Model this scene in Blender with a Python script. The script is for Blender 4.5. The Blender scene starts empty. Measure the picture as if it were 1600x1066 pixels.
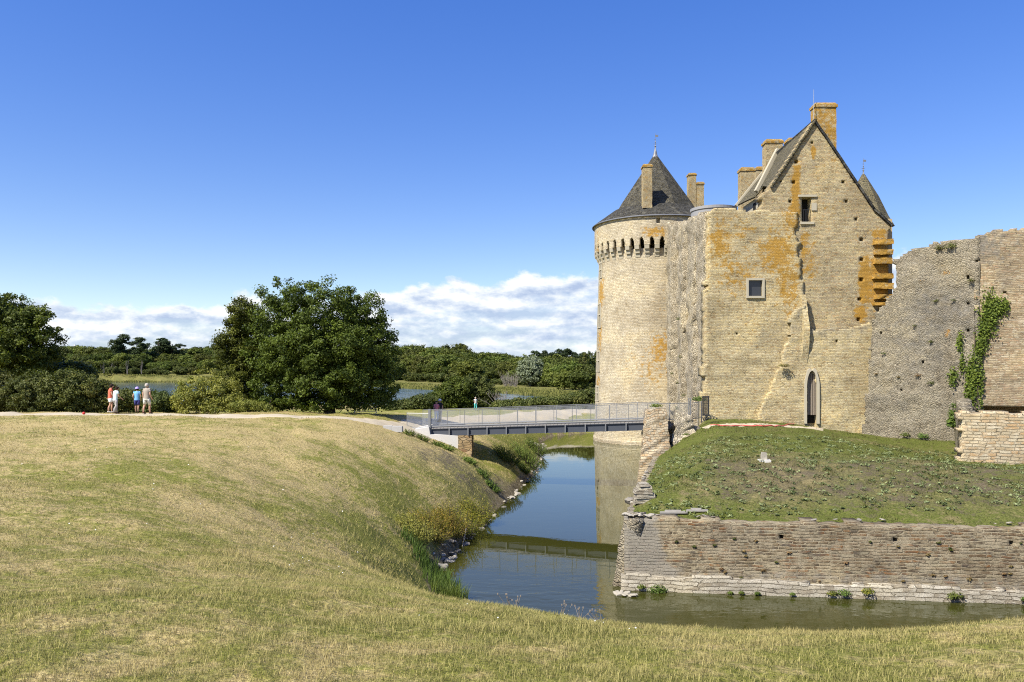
import bpy, bmesh, math, random
import numpy as np
from mathutils import Vector, Matrix, Euler

R = math.radians
scene = bpy.context.scene
COL = scene.collection
random.seed(7)
RNG = np.random.default_rng(11)

# ------------------------------------------------------------------ camera
CZ = 2.7            # eye height over the path level (metres)
F = 1200.0          # focal length in photo pixels
HY = 575.0          # horizon row of the photo
cam_d = bpy.data.cameras.new('camera')
cam = bpy.data.objects.new('camera', cam_d)
COL.objects.link(cam)
cam.location = (0, 0, CZ)
cam.rotation_euler = (R(90), 0, 0)
cam_d.sensor_width = 36.0
cam_d.lens = F / 1600.0 * 36.0
cam_d.shift_y = (HY - 533.0) / 1600.0
cam_d.clip_start = 0.1
cam_d.clip_end = 9000
scene.camera = cam

# ------------------------------------------------------------------ sun
SUN_AZ = 230.0      # clockwise from +Y (the view direction): behind and to the left
SUN_EL = 49.0
sd = Vector((math.sin(R(SUN_AZ)) * math.cos(R(SUN_EL)), math.cos(R(SUN_AZ)) * math.cos(R(SUN_EL)), math.sin(R(SUN_EL))))
sun_d = bpy.data.lights.new('sun', 'SUN')
sun_d.energy = 4.8
sun_d.angle = R(0.53)
sun_d.color = (1.0, 0.94, 0.84)
sun = bpy.data.objects.new('sun', sun_d)
COL.objects.link(sun)
sun.rotation_euler = (-sd).to_track_quat('-Z', 'Y').to_euler()
sun.location = (-60, -50, 80)

scene.view_settings.view_transform = 'Standard'
scene.view_settings.look = 'None'
scene.view_settings.gamma = 1.0
scene.view_settings.exposure = 0.80
scene.cycles.use_denoising = False
scene.cycles.filter_width = 1.1
scene.cycles.max_bounces = 6
scene.cycles.transparent_max_bounces = 12
scene.cycles.caustics_reflective = False
scene.cycles.caustics_refractive = False


# ------------------------------------------------------------------ node helper
class NT:
    def __init__(self, tree):
        self.t = tree
        self.n = tree.nodes
        self.l = tree.links

    def new(self, typ, inputs=None, **props):
        nd = self.n.new(typ)
        for k, v in props.items():
            setattr(nd, k, v)
        for k, v in (inputs or {}).items():
            self.set(nd, k, v)
        return nd

    def set(self, nd, k, v):
        s = nd.inputs[k]
        if isinstance(v, bpy.types.NodeSocket):
            self.l.new(v, s)
        else:
            if isinstance(v, (tuple, list)) and len(v) == 3 and s.type == 'RGBA':
                v = tuple(v) + (1.0,)
            s.default_value = v

    def math(self, op, a, b=None, c=None, clamp=False):
        nd = self.new('ShaderNodeMath', operation=op, use_clamp=clamp)
        for i, v in enumerate((a, b, c)):
            if v is not None:
                self.set(nd, i, v)
        return nd.outputs[0]

    def vmath(self, op, a, b=None):
        nd = self.new('ShaderNodeVectorMath', operation=op)
        self.set(nd, 0, a)
        if b is not None:
            self.set(nd, 1, b)
        return nd.outputs[0]

    def mix(self, f, a, b, mode='MIX'):
        nd = self.new('ShaderNodeMix', data_type='RGBA', blend_type=mode)
        self.set(nd, 0, f)
        self.set(nd, 6, a)
        self.set(nd, 7, b)
        return nd.outputs[2]

    def noise(self, vec, scale, detail=3, rough=0.55, dist=0.0, col=False, dim='3D'):
        nd = self.new('ShaderNodeTexNoise', {'Scale': scale, 'Detail': detail, 'Roughness': rough, 'Distortion': dist},
                      noise_dimensions=dim)
        if vec is not None:
            self.l.new(vec, nd.inputs['Vector'])
        return nd.outputs['Color' if col else 'Fac']

    def ramp(self, f, stops, interp='LINEAR'):
        nd = self.new('ShaderNodeValToRGB')
        cr = nd.color_ramp
        cr.interpolation = interp
        while len(cr.elements) < len(stops):
            cr.elements.new(0.5)
        for e, (p, c) in zip(cr.elements, stops):
            e.position = p
            e.color = tuple(c) + (1.0,) if len(c) == 3 else c
        self.l.new(f, nd.inputs[0])
        return nd.outputs[0]

    def step(self, v, lo, hi):
        nd = self.new('ShaderNodeMapRange', {'From Min': lo, 'From Max': hi}, interpolation_type='SMOOTHSTEP', clamp=True)
        self.set(nd, 0, v)
        return nd.outputs[0]

    def map(self, v, a, b, c, d):
        nd = self.new('ShaderNodeMapRange', {1: a, 2: b, 3: c, 4: d}, clamp=True)
        self.set(nd, 0, v)
        return nd.outputs[0]

    def attr(self, name, out='Fac'):
        return self.new('ShaderNodeAttribute', attribute_name=name).outputs[out]


# ------------------------------------------------------------------ world: clear sky with a low cloud bank
world = bpy.data.worlds.new('World')
scene.world = world
world.use_nodes = True
wt = NT(world.node_tree)
wt.n.clear()
sky = wt.new('ShaderNodeTexSky', sky_type='NISHITA', sun_disc=False, sun_elevation=R(SUN_EL), sun_rotation=R(SUN_AZ),
             altitude=0.0, air_density=1.0, dust_density=0.25, ozone_density=2.2)
tc = wt.new('ShaderNodeTexCoord')
sx = wt.new('ShaderNodeSeparateXYZ', {0: tc.outputs['Generated']})
az = wt.math('ARCTAN2', sx.outputs[0], sx.outputs[1])
el = wt.math('ARCSINE', sx.outputs[2])
def wvec(ka, ke, off):
    return wt.new('ShaderNodeCombineXYZ', {0: wt.math('MULTIPLY', az, ka), 1: wt.math('MULTIPLY', el, ke), 2: off}).outputs[0]
# top edge of the bank over azimuth, with billows
n_big = wt.noise(wvec(2.6, 2.0, 1.3), 1.0, 2)
n_bil = wt.noise(wvec(17.0, 26.0, 4.0), 1.0, 8, 0.60)
top = wt.math('ADD', wt.map(az, -0.42, 0.0, 0.076, 0.126), wt.math('MULTIPLY', wt.math('SUBTRACT', n_big, 0.5), 0.035))
top = wt.math('ADD', top, wt.map(az, 0.30, 0.46, 0.0, 0.018))
edge = wt.math('ADD', wt.math('SUBTRACT', top, el), wt.math('MULTIPLY', wt.math('SUBTRACT', n_bil, 0.5), 0.070))
m_top = wt.step(edge, 0.0, 0.012)
near_top = wt.step(edge, 0.045, 0.004)
# layered interior: flat streaks low down, puffs near the top
n_str = wt.noise(wvec(4.0, 46.0, 9.0), 1.0, 5, 0.55)
n_puf = wt.noise(wvec(18.0, 40.0, 2.0), 1.0, 8, 0.60)
up = wt.new('ShaderNodeVectorMath', operation='ADD')
wt.l.new(wvec(18.0, 40.0, 2.0), up.inputs[0])
up.inputs[1].default_value = (-0.18, 0.42, 0.0)
n_up = wt.noise(up.outputs[0], 1.0, 8, 0.60)
cover = wt.math('ADD', wt.math('MULTIPLY', n_str, 0.55), wt.math('MULTIPLY', n_puf, 0.45))
cover = wt.math('ADD', cover, wt.math('MULTIPLY', near_top, 0.25))
m_cov = wt.map(cover, 0.34, 0.54, 0.58, 1.0)
m_cl = wt.math('MULTIPLY', m_top, m_cov)
lit = wt.math('ADD', wt.math('MULTIPLY', wt.math('SUBTRACT', n_puf, n_up), 3.2), wt.math('ADD', 0.52, wt.math('MULTIPLY', near_top, 0.42)))
lit = wt.math('ADD', lit, wt.math('MULTIPLY', wt.math('SUBTRACT', n_str, 0.5), 1.0))
c_col = wt.ramp(lit, [(0.05, (2.75, 3.4, 4.7)), (0.40, (3.7, 4.3, 5.3)), (0.72, (4.9, 5.3, 5.8)), (1.0, (5.9, 6.1, 6.2))])
hs0 = wt.new('ShaderNodeHueSaturation', {'Hue': 0.525, 'Saturation': 1.05, 'Value': 1.0, 'Color': sky.outputs[0]})
gam = wt.new('ShaderNodeGamma', {'Color': hs0.outputs[0], 'Gamma': 0.70})
hsv = wt.new('ShaderNodeHueSaturation', {'Hue': 0.5, 'Saturation': 1.56, 'Value': 1.72, 'Color': gam.outputs[0]})
w_col = wt.mix(m_cl, hsv.outputs[0], c_col)
bg = wt.new('ShaderNodeBackground', {'Color': w_col, 'Strength': 0.10})
wo = wt.new('ShaderNodeOutputWorld', {'Surface': bg.outputs[0]})


# ------------------------------------------------------------------ numpy noise
def _hash(ix, iy, seed):
    h = (ix.astype(np.int64) * 374761393 + iy.astype(np.int64) * 668265263 + seed * 1442695041) & 0x7fffffff
    h = ((h ^ (h >> 13)) * 1274126177) & 0x7fffffff
    h = h ^ (h >> 16)
    return (h & 0xffff) / 65535.0

def vnoise(x, y, seed=0):
    x = np.asarray(x, float); y = np.asarray(y, float)
    ix = np.floor(x); iy = np.floor(y)
    fx = x - ix; fy = y - iy
    fx = fx * fx * (3 - 2 * fx); fy = fy * fy * (3 - 2 * fy)
    a = _hash(ix, iy, seed); b = _hash(ix + 1, iy, seed); c = _hash(ix, iy + 1, seed); d = _hash(ix + 1, iy + 1, seed)
    return (a * (1 - fx) + b * fx) * (1 - fy) + (c * (1 - fx) + d * fx) * fy

def fbm(x, y, seed=0, octv=4, gain=0.5):
    s = 0.0; amp = 1.0; tot = 0.0
    x = np.asarray(x, float); y = np.asarray(y, float)
    for o in range(octv):
        s = s + amp * vnoise(x * 2 ** o + 17.3 * o, y * 2 ** o - 9.1 * o, seed + o)
        tot += amp; amp *= gain
    return s / tot            # 0..1

def sstep(a, b, x):
    t = np.clip((np.asarray(x, float) - a) / (b - a), 0, 1)
    return t * t * (3 - 2 * t)

def poly_sd(px, py, poly):
    """signed distance to a closed polygon, positive outside"""
    px = np.asarray(px, float); py = np.asarray(py, float)
    d2 = np.full(px.shape, 1e18); ins = np.zeros(px.shape, bool)
    n = len(poly)
    for i in range(n):
        ax, ay = poly[i]; bx, by = poly[(i + 1) % n]
        ex, ey = bx - ax, by - ay
        t = np.clip(((px - ax) * ex + (py - ay) * ey) / (ex * ex + ey * ey), 0, 1)
        dx = px - ax - t * ex; dy = py - ay - t * ey
        d2 = np.minimum(d2, dx * dx + dy * dy)
        if ay != by:
            c = ((ay > py) != (by > py)) & (px < (bx - ax) * (py - ay) / (by - ay) + ax)
            ins ^= c
    d = np.sqrt(d2)
    return np.where(ins, -d, d)

def in_poly(px, py, poly):
    px = np.asarray(px, float); py = np.asarray(py, float)
    ins = np.zeros(px.shape, bool)
    n = len(poly)
    for i in range(n):
        ax, ay = poly[i]; bx, by = poly[(i + 1) % n]
        if ay != by:
            ins ^= ((ay > py) != (by > py)) & (px < (bx - ax) * (py - ay) / (by - ay) + ax)
    return ins


# ------------------------------------------------------------------ object helpers
def at(px, py, Y):
    """photo pixel at depth Y -> world point (a surveying helper)"""
    return Vector(((px - 800.0) / F * Y, Y, CZ - (py - HY) / F * Y))

def tag(o, label=None, cat=None, group=None, kind=None):
    if label: o['label'] = label
    if cat: o['category'] = cat
    if group: o['group'] = group
    if kind: o['kind'] = kind
    return o

def link(name, me, parent=None, mat=None):
    o = bpy.data.objects.new(name, me)
    COL.objects.link(o)
    if parent is not None:
        o.parent = parent
        o.matrix_parent_inverse = Matrix.Translation(-Vector(parent.location)) if any(parent.location) else Matrix()
    if mat is not None and not me.materials:
        me.materials.append(mat)
    return o

def thing(name, loc, label, cat, group=None):
    o = bpy.data.objects.new(name, None)
    COL.objects.link(o)
    o.location = loc
    o.empty_display_size = 0.3
    return tag(o, label, cat, group)

def mesh_np(name, verts, faces, smooth=False, uv=None, attrs=None, vec_attrs=None):
    """verts (n,3); faces: (m,k) array or list of arrays of different k"""
    verts = np.asarray(verts, np.float32)
    fl = faces if isinstance(faces, list) else [faces]
    fl = [np.asarray(f, np.int32) for f in fl if len(f)]
    me = bpy.data.meshes.new(name)
    me.vertices.add(len(verts))
    me.vertices.foreach_set('co', verts.ravel())
    loops = np.concatenate([f.ravel() for f in fl])
    sizes = np.concatenate([np.full(len(f), f.shape[1], np.int32) for f in fl])
    starts = np.concatenate([[0], np.cumsum(sizes)[:-1]]).astype(np.int32)
    me.loops.add(len(loops)); me.loops.foreach_set('vertex_index', loops)
    me.polygons.add(len(sizes)); me.polygons.foreach_set('loop_start', starts); me.polygons.foreach_set('loop_total', sizes)
    if smooth:
        me.polygons.foreach_set('use_smooth', np.ones(len(sizes), bool))
    if uv is not None:
        l = me.uv_layers.new(name='UVMap')
        l.data.foreach_set('uv', np.asarray(uv, np.float32)[loops].ravel())
    for k, v in (attrs or {}).items():
        a = me.attributes.new(k, 'FLOAT', 'POINT'); a.data.foreach_set('value', np.asarray(v, np.float32))
    me.update(calc_edges=True)
    me.validate()
    return me


class MB:
    """collects simple solids into one mesh"""
    def __init__(self):
        self.v = []; self.f = []
    def add(self, vs, fs):
        o = len(self.v)
        self.v += [tuple(p) for p in vs]
        self.f += [tuple(i + o for i in f) for f in fs]
        return self
    def hexa(self, b, t):
        """bottom quad and top quad, both counter-clockwise from above"""
        return self.add(list(b) + list(t), [(3, 2, 1, 0), (4, 5, 6, 7), (0, 1, 5, 4), (1, 2, 6, 5), (2, 3, 7, 6), (3, 0, 4, 7)])
    def box(self, c, s, rz=0.0):
        x, y, z = [k / 2 for k in s]
        m = Matrix.Translation(c) @ Matrix.Rotation(rz, 4, 'Z')
        p = [m @ Vector(q) for q in ((-x, -y, -z), (x, -y, -z), (x, y, -z), (-x, y, -z), (-x, -y, z), (x, -y, z), (x, y, z), (-x, y, z))]
        return self.hexa(p[:4], p[4:])
    def bar(self, a, b, w, h=None):
        a = Vector(a); b = Vector(b); h = h or w
        d = (b - a).normalized()
        up = Vector((0, 0, 1)) if abs(d.z) < 0.95 else Vector((0, 1, 0))
        s = d.cross(up).normalized() * w / 2
        u = s.cross(d).normalized() * h / 2
        return self.add([a - s - u, a + s - u, a + s + u, a - s + u, b - s - u, b + s - u, b + s + u, b - s + u],
                        [(3, 2, 1, 0), (4, 5, 6, 7), (0, 1, 5, 4), (1, 2, 6, 5), (2, 3, 7, 6), (3, 0, 4, 7)])
    def tube(self, pts, rad, seg=8, cap=True):
        pts = [Vector(p) for p in pts]
        if not hasattr(rad, '__len__'): rad = [rad] * len(pts)
        o = len(self.v)
        for i, p in enumerate(pts):
            d = (pts[min(i + 1, len(pts) - 1)] - pts[max(i - 1, 0)]).normalized()
            up = Vector((0, 0, 1)) if abs(d.z) < 0.9 else Vector((0, 1, 0))
            s = d.cross(up).normalized(); u = s.cross(d).normalized()
            for k in range(seg):
                a = 2 * math.pi * k / seg
                self.v.append(tuple(p + (s * math.cos(a) + u * math.sin(a)) * rad[i]))
        for i in range(len(pts) - 1):
            for k in range(seg):
                k2 = (k + 1) % seg
                self.f.append((o + i * seg + k, o + i * seg + k2, o + (i + 1) * seg + k2, o + (i + 1) * seg + k))
        if cap:
            self.f.append(tuple(o + k for k in reversed(range(seg))))
            self.f.append(tuple(o + (len(pts) - 1) * seg + k for k in range(seg)))
        return self
    def lathe(self, c, prof, seg=24, cap=True):
        """prof: (radius, z) going up"""
        o = len(self.v)
        for r, z in prof:
            for k in range(seg):
                a = 2 * math.pi * k / seg
                self.v.append((c[0] + r * math.cos(a), c[1] + r * math.sin(a), c[2] + z))
        for i in range(len(prof) - 1):
            for k in range(seg):
                k2 = (k + 1) % seg
                self.f.append((o + i * seg + k, o + i * seg + k2, o + (i + 1) * seg + k2, o + (i + 1) * seg + k))
        if cap:
            self.f.append(tuple(o + k for k in reversed(range(seg))))
            self.f.append(tuple(o + (len(prof) - 1) * seg + k for k in range(seg)))
        return self
    def build(self, name, mat, parent=None, smooth=False):
        me = bpy.data.meshes.new(name)
        me.from_pydata(self.v, [], self.f)
        if smooth:
            me.polygons.foreach_set('use_smooth', [True] * len(me.polygons))
        me.update()
        return link(name, me, parent, mat)
# ------------------------------------------------------------------ materials
def new_mat(name):
    m = bpy.data.materials.new(name)
    m.use_nodes = True
    t = NT(m.node_tree)
    t.n.clear()
    return m, t

def finish(t, col, rough=0.8, bump=None, bdist=0.02, bstr=1.0, metal=0.0, spec=0.3, extra=None):
    p = t.new('ShaderNodeBsdfPrincipled', {'Base Color': col, 'Roughness': rough, 'Metallic': metal, 'Specular IOR Level': spec})
    if bump is not None:
        b = t.new('ShaderNodeBump', {'Height': bump, 'Distance': bdist, 'Strength': bstr})
        t.l.new(b.outputs[0], p.inputs['Normal'])
    for k, v in (extra or {}).items():
        t.set(p, k, v)
    t.new('ShaderNodeOutputMaterial', {'Surface': p.outputs[0]})
    return p

def plain(name, col, rough=0.7, metal=0.0, var=0.12, scale=6.0, spec=0.3):
    m, t = new_mat(name)
    pos = t.new('ShaderNodeTexCoord').outputs['Object']
    n = t.noise(pos, scale, 4, 0.6)
    c = t.mix(n, tuple(k * (1 - var) for k in col), tuple(min(1, k * (1 + var)) for k in col))
    finish(t, c, rough, n, 0.004, 0.5, metal, spec)
    return m

def stone(name, palette, mortar, sx=2.3, sz=6.0, mort_w=0.06, lichen=(0.43, 0.225, 0.02), lich_amt=1.0, white=0.25, grey=0.0,
          bump=0.05, weather=0.35, grey_col=(0.13, 0.125, 0.11), rnd=0.85, brick=None, smear=0.0, smear_lo=0.48):
    """coursed rubble in UV metres; the 'lichen' vertex attribute says where orange lichen grows"""
    m, t = new_mat(name)
    uv = t.new('ShaderNodeTexCoord').outputs['UV']
    k = len(palette)
    stops = [((i + 0.5) / k, c) for i, c in enumerate(palette)]
    if brick is None:
        wob = t.noise(uv, 1.3, 3, 0.6, col=True)
        wv = t.new('ShaderNodeVectorMath', {0: wob, 1: (0.5, 0.5, 0.5)}, operation='SUBTRACT').outputs[0]
        wv = t.vmath('MULTIPLY', wv, (0.30, 0.22, 0.0))
        p = t.vmath('MULTIPLY', t.vmath('ADD', uv, wv), (sx, sz, 1.0))
        v1 = t.new('ShaderNodeTexVoronoi', {'Scale': 1.0, 'Randomness': rnd}, voronoi_dimensions='2D', feature='F1')
        t.l.new(p, v1.inputs['Vector'])
        v2 = t.new('ShaderNodeTexVoronoi', {'Scale': 1.0, 'Randomness': rnd}, voronoi_dimensions='2D', feature='DISTANCE_TO_EDGE')
        t.l.new(p, v2.inputs['Vector'])
        cell = t.new('ShaderNodeSeparateColor', {0: v1.outputs['Color']})
        c0, c1 = cell.outputs[0], cell.outputs[1]
        body = t.step(v2.outputs['Distance'], 0.0, mort_w * 2.2)
    else:
        # courses of flat stones: rows that waver, stones of uneven length with ragged ends
        w0 = t.noise(uv, 0.7, 2, 0.5, col=True); w1 = t.noise(uv, 5.0, 3, 0.6, col=True)
        d0 = t.vmath('MULTIPLY', t.vmath('SUBTRACT', w0, (0.5, 0.5, 0.5)), (0.9, brick[1] * 1.5, 0.0))
        d1 = t.vmath('MULTIPLY', t.vmath('SUBTRACT', w1, (0.5, 0.5, 0.5)), (brick[0] * 0.6, brick[1] * 0.75, 0.0))
        p = t.vmath('ADD', uv, t.vmath('ADD', d0, d1))
        br = t.new('ShaderNodeTexBrick', {'Scale': 1.0, 'Mortar Size': mort_w * brick[1], 'Mortar Smooth': 0.6, 'Bias': 0.0, 'Brick Width': brick[0], 'Row Height': brick[1],
                                          'Color1': (0, 0, 0), 'Color2': (1, 1, 1), 'Mortar': (0.5, 0.5, 0.5)}, offset=0.43, offset_frequency=2, squash=1.6, squash_frequency=3)
        t.l.new(p, br.inputs['Vector'])
        cell = t.new('ShaderNodeSeparateColor', {0: br.outputs['Color']})
        c0 = t.math('FRACT', t.math('ADD', cell.outputs[0], t.math('MULTIPLY', t.noise(p, 0.9 / brick[0], 1), 0.9)))
        c1 = cell.outputs[0]
        body = t.math('SUBTRACT', 1.0, br.outputs['Fac'])
    col = t.ramp(c0, stops)
    grain = t.noise(uv, 22.0, 4, 0.7)
    big = t.noise(uv, 0.55, 4, 0.6)
    mid = t.noise(uv, 2.6, 4, 0.65)
    dark_j = t.noise(uv, 1.9, 5, 0.7)
    col = t.mix(t.map(grain, 0.3, 0.7, 0.0, 0.55), col, t.mix(1.0, col, (0.55, 0.52, 0.47), 'MULTIPLY'))
    mo = t.mix(grain, tuple(c * 0.8 for c in mortar), tuple(c * 1.2 for c in mortar))
    mo_amt = t.math('MULTIPLY', t.math('SUBTRACT', 1.0, body), 0.85)
    col = t.mix(mo_amt, col, mo)
    if smear > 0:
        sm = t.math('MULTIPLY', t.step(t.noise(uv, 1.7, 6, 0.75), smear_lo, smear_lo + 0.17), smear)
        col = t.mix(sm, col, mo)
    # pitted faces: fine light and dark flecks, and joints that have lost their mortar
    fleck = t.noise(uv, 26.0, 3, 0.8)
    col = t.mix(1.0, col, t.ramp(fleck, [(0.30, (0.50, 0.48, 0.45)), (0.50, (1.0, 1.0, 1.0)), (0.72, (1.35, 1.34, 1.30))]), 'MULTIPLY')
    gap = t.math('MULTIPLY', t.math('MULTIPLY', t.step(dark_j, 0.52, 0.62), t.math('SUBTRACT', 1.0, body)), 0.8)
    col = t.mix(gap, col, (0.09, 0.075, 0.05))
    # walls laid in many campaigns: broad warmer and cooler fields
    fld = t.noise(uv, 0.33, 3, 0.6)
    col = t.mix(1.0, col, t.ramp(fld, [(0.34, (0.80, 0.78, 0.76)), (0.50, (1.0, 1.0, 1.0)), (0.66, (1.16, 1.13, 1.04))]), 'MULTIPLY')
    # weathering: broad stains that keep their own shape
    col = t.mix(t.math('MULTIPLY', t.step(big, 0.52, 0.72), weather), col, t.mix(0.6, col, grey_col))
    if grey > 0:
        g = t.attr('grey')
        gm = t.step(t.math('ADD', t.math('MULTIPLY', t.math('SUBTRACT', mid, 0.5), 1.1), g), 0.35, 0.75)
        col = t.mix(t.math('MULTIPLY', gm, grey), col, t.mix(t.map(grain, 0.25, 0.75, 0, 1), tuple(c * 0.6 for c in grey_col), tuple(c * 1.8 for c in grey_col)))
    # pale crustose lichen spots
    ws = t.noise(uv, 9.0, 5, 0.75)
    wm = t.math('MULTIPLY', t.step(ws, 0.62, 0.70), t.step(mid, 0.42, 0.6))
    col = t.mix(t.math('MULTIPLY', wm, white), col, (0.55, 0.53, 0.47))
    # orange lichen
    la = t.attr('lichen')
    ln = t.math('ADD', t.math('MULTIPLY', t.noise(uv, 2.6, 4, 0.6), 0.55), t.math('MULTIPLY', t.noise(uv, 11.0, 6, 0.8), 0.45))
    lm = t.step(t.math('ADD', ln, t.math('MULTIPLY', la, 0.40)), 0.635, 0.735)
    lc = t.ramp(t.noise(uv, 17.0, 4, 0.8), [(0.32, (lichen[0] * 0.5, lichen[1] * 0.5, lichen[2])), (0.5, lichen), (0.68, (lichen[0] * 1.15, lichen[1] * 1.35, lichen[2] * 2.5))])
    col = t.mix(t.math('MULTIPLY', lm, 0.85 * lich_amt), col, lc)
    h = t.math('ADD', t.math('MULTIPLY', body, t.math('ADD', 0.5, t.math('MULTIPLY', c1, 0.5))), t.math('MULTIPLY', grain, 0.25))
    finish(t, col, 0.92, h, bump, 1.0, 0.0, 0.15)
    return m

M = {}
BEIGE = [(0.61, 0.51, 0.285), (0.44, 0.345, 0.17), (0.71, 0.62, 0.39), (0.36, 0.24, 0.105), (0.56, 0.475, 0.285), (0.66, 0.525, 0.255), (0.43, 0.36, 0.225), (0.61, 0.53, 0.33)]
M['castle'] = stone('castle_rubble', BEIGE, (0.54, 0.465, 0.285), 4.2, 11.0, 0.16, grey=0.6, bump=0.07, brick=(0.25, 0.098), smear=0.35)
M['gable'] = stone('gable_rubble', [(0.56, 0.465, 0.255), (0.41, 0.32, 0.165), (0.66, 0.57, 0.345), (0.30, 0.21, 0.095), (0.52, 0.44, 0.27), (0.47, 0.31, 0.145), (0.61, 0.50, 0.265)],
                   (0.46, 0.405, 0.28), 4.0, 10.5, 0.18, grey=0.5, bump=0.07, weather=0.25, brick=(0.22, 0.088), smear=0.45)
M['tower'] = stone('tower_ashlar', [(0.57, 0.50, 0.345), (0.48, 0.40, 0.26), (0.65, 0.58, 0.43), (0.42, 0.35, 0.225), (0.60, 0.53, 0.38)],
                   (0.46, 0.41, 0.30), 3.6, 9.0, 0.12, white=0.8, bump=0.045, weather=0.25, brick=(0.34, 0.15), smear=0.5)
M['core'] = stone('broken_rubble', [(0.62, 0.55, 0.40), (0.48, 0.41, 0.28), (0.70, 0.62, 0.47), (0.36, 0.29, 0.18), (0.60, 0.53, 0.39)],
                  (0.46, 0.41, 0.30), 6.0, 10.0, 0.12, grey=0.35, white=0.6, smear=0.6, bump=0.08, weather=0.4, rnd=1.0)
M['rampart'] = stone('rampart_rubble', [(0.34, 0.295, 0.205), (0.25, 0.21, 0.145), (0.43, 0.375, 0.265), (0.19, 0.16, 0.11), (0.36, 0.32, 0.24)],
                     (0.30, 0.27, 0.20), 6.5, 12.0, 0.14, grey=0.6, white=0.95, smear=0.65, bump=0.05, weather=0.6, rnd=1.0,
                     lichen=(0.38, 0.20, 0.04))
M['brown'] = stone('brown_rubble', [(0.44, 0.365, 0.225), (0.33, 0.25, 0.145), (0.52, 0.45, 0.31), (0.24, 0.17, 0.10), (0.40, 0.325, 0.205), (0.36, 0.24, 0.14), (0.49, 0.43, 0.31)],
                   (0.36, 0.29, 0.19), 2.4, 8.5, 0.18, grey=0.75, bump=0.06, weather=0.5, brick=(0.32, 0.10), smear=0.5)
M['pale'] = stone('pale_drystone', [(0.55, 0.46, 0.31), (0.46, 0.36, 0.22), (0.60, 0.53, 0.39), (0.50, 0.34, 0.18), (0.56, 0.49, 0.35)],
                  (0.30, 0.25, 0.17), 2.0, 6.0, 0.14, white=0.3, bump=0.06, weather=0.2, brick=(0.42, 0.15))
M['moatwall'] = stone('moat_wall_schist', [(0.185, 0.14, 0.083), (0.115, 0.075, 0.043), (0.26, 0.215, 0.14), (0.07, 0.053, 0.036), (0.21, 0.175, 0.11), (0.21, 0.105, 0.042), (0.10, 0.085, 0.065), (0.28, 0.245, 0.165)],
                      (0.31, 0.265, 0.18), 2.1, 14.0, 0.20, brick=(0.46, 0.105), smear=0.8, smear_lo=0.44, lichen=(0.28, 0.16, 0.05), white=0.7, grey=0.75, grey_col=(0.20, 0.185, 0.15), bump=0.05, weather=0.3)
M['render_grey'] = stone('weathered_lime_render', [(0.26, 0.245, 0.21), (0.20, 0.185, 0.16), (0.31, 0.29, 0.25)], (0.27, 0.25, 0.21), 1.2, 1.4, 0.3,
                         grey=0.9, white=0.9, bump=0.008, weather=0.9, grey_col=(0.08, 0.075, 0.065), rnd=1.0)
M['whitebase'] = stone('pale_base_course', [(0.44, 0.41, 0.33), (0.37, 0.335, 0.26), (0.49, 0.46, 0.38), (0.30, 0.265, 0.20)], (0.15, 0.125, 0.085), 1.1, 8.5, 0.10, brick=(0.62, 0.125),
                       white=0.5, bump=0.07, weather=0.35, grey_col=(0.2, 0.19, 0.16))
M['dressed'] = stone('dressed_stone', [(0.53, 0.48, 0.36), (0.47, 0.42, 0.31), (0.58, 0.53, 0.42)], (0.42, 0.38, 0.28), 1.2, 2.4, 0.04, white=0.4, bump=0.015, weather=0.3)
M['pierstone'] = stone('abutment_stone', [(0.40, 0.29, 0.15), (0.32, 0.21, 0.10), (0.46, 0.35, 0.20), (0.27, 0.17, 0.09)], (0.22, 0.17, 0.10), 2.6, 6.0, 0.06, bump=0.06)

def slate(name, col):
    m, t = new_mat(name)
    uv = t.new('ShaderNodeTexCoord').outputs['UV']
    br = t.new('ShaderNodeTexBrick', {'Scale': 1.0, 'Mortar Size': 0.012, 'Brick Width': 0.26, 'Row Height': 0.17, 'Bias': 0.0,
                                      'Color1': tuple(c * 0.55 for c in col), 'Color2': tuple(c * 1.7 for c in col), 'Mortar': tuple(c * 0.35 for c in col)})
    t.l.new(uv, br.inputs['Vector'])
    n = t.noise(uv, 1.1, 5, 0.65)
    g = t.noise(uv, 14.0, 4, 0.7)
    c = t.mix(t.math('MULTIPLY', t.step(n, 0.5, 0.72), 0.6), br.outputs['Color'], (0.16, 0.15, 0.115))
    lm = t.math('MULTIPLY', t.step(t.math('ADD', g, t.math('MULTIPLY', t.attr('lichen'), 0.3)), 0.62, 0.72), 0.6)
    c = t.mix(lm, c, (0.30, 0.25, 0.12))
    h = t.math('ADD', t.math('MULTIPLY', br.outputs['Fac'], -0.6), t.math('MULTIPLY', g, 0.6))
    finish(t, c, 0.85, h, 0.035, 1.0, 0.0, 0.08)
    return m
M['slate'] = slate('slate_tiles', (0.042, 0.042, 0.039))
M['lead'] = plain('grey_lead', (0.20, 0.205, 0.21), 0.5, 0.3)
M['zinc'] = plain('zinc_sheet', (0.26, 0.26, 0.26), 0.6, 0.0, 0.06, 1.5)
M['dark'] = plain('dark_void', (0.012, 0.011, 0.010), 0.9)
M['glass'] = plain('dark_glass', (0.035, 0.037, 0.042), 0.12, 0.0, 0.05, 2.0, 0.5)
M['iron'] = plain('dark_iron', (0.035, 0.036, 0.038), 0.6, 0.3)
M['oldwood'] = plain('weathered_wood', (0.24, 0.20, 0.155), 0.85, 0, 0.3, 12.0)
M['greywood'] = plain('grey_driftwood', (0.30, 0.28, 0.245), 0.85, 0, 0.3, 10.0)
M['steel'] = plain('painted_steel', (0.065, 0.072, 0.085), 0.5, 0.0, 0.1)
M['galv'] = plain('galvanised_wire', (0.40, 0.41, 0.40), 0.5, 0.3, 0.06)
M['postgrey'] = plain('dark_grey_post', (0.17, 0.175, 0.175), 0.55)
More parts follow.
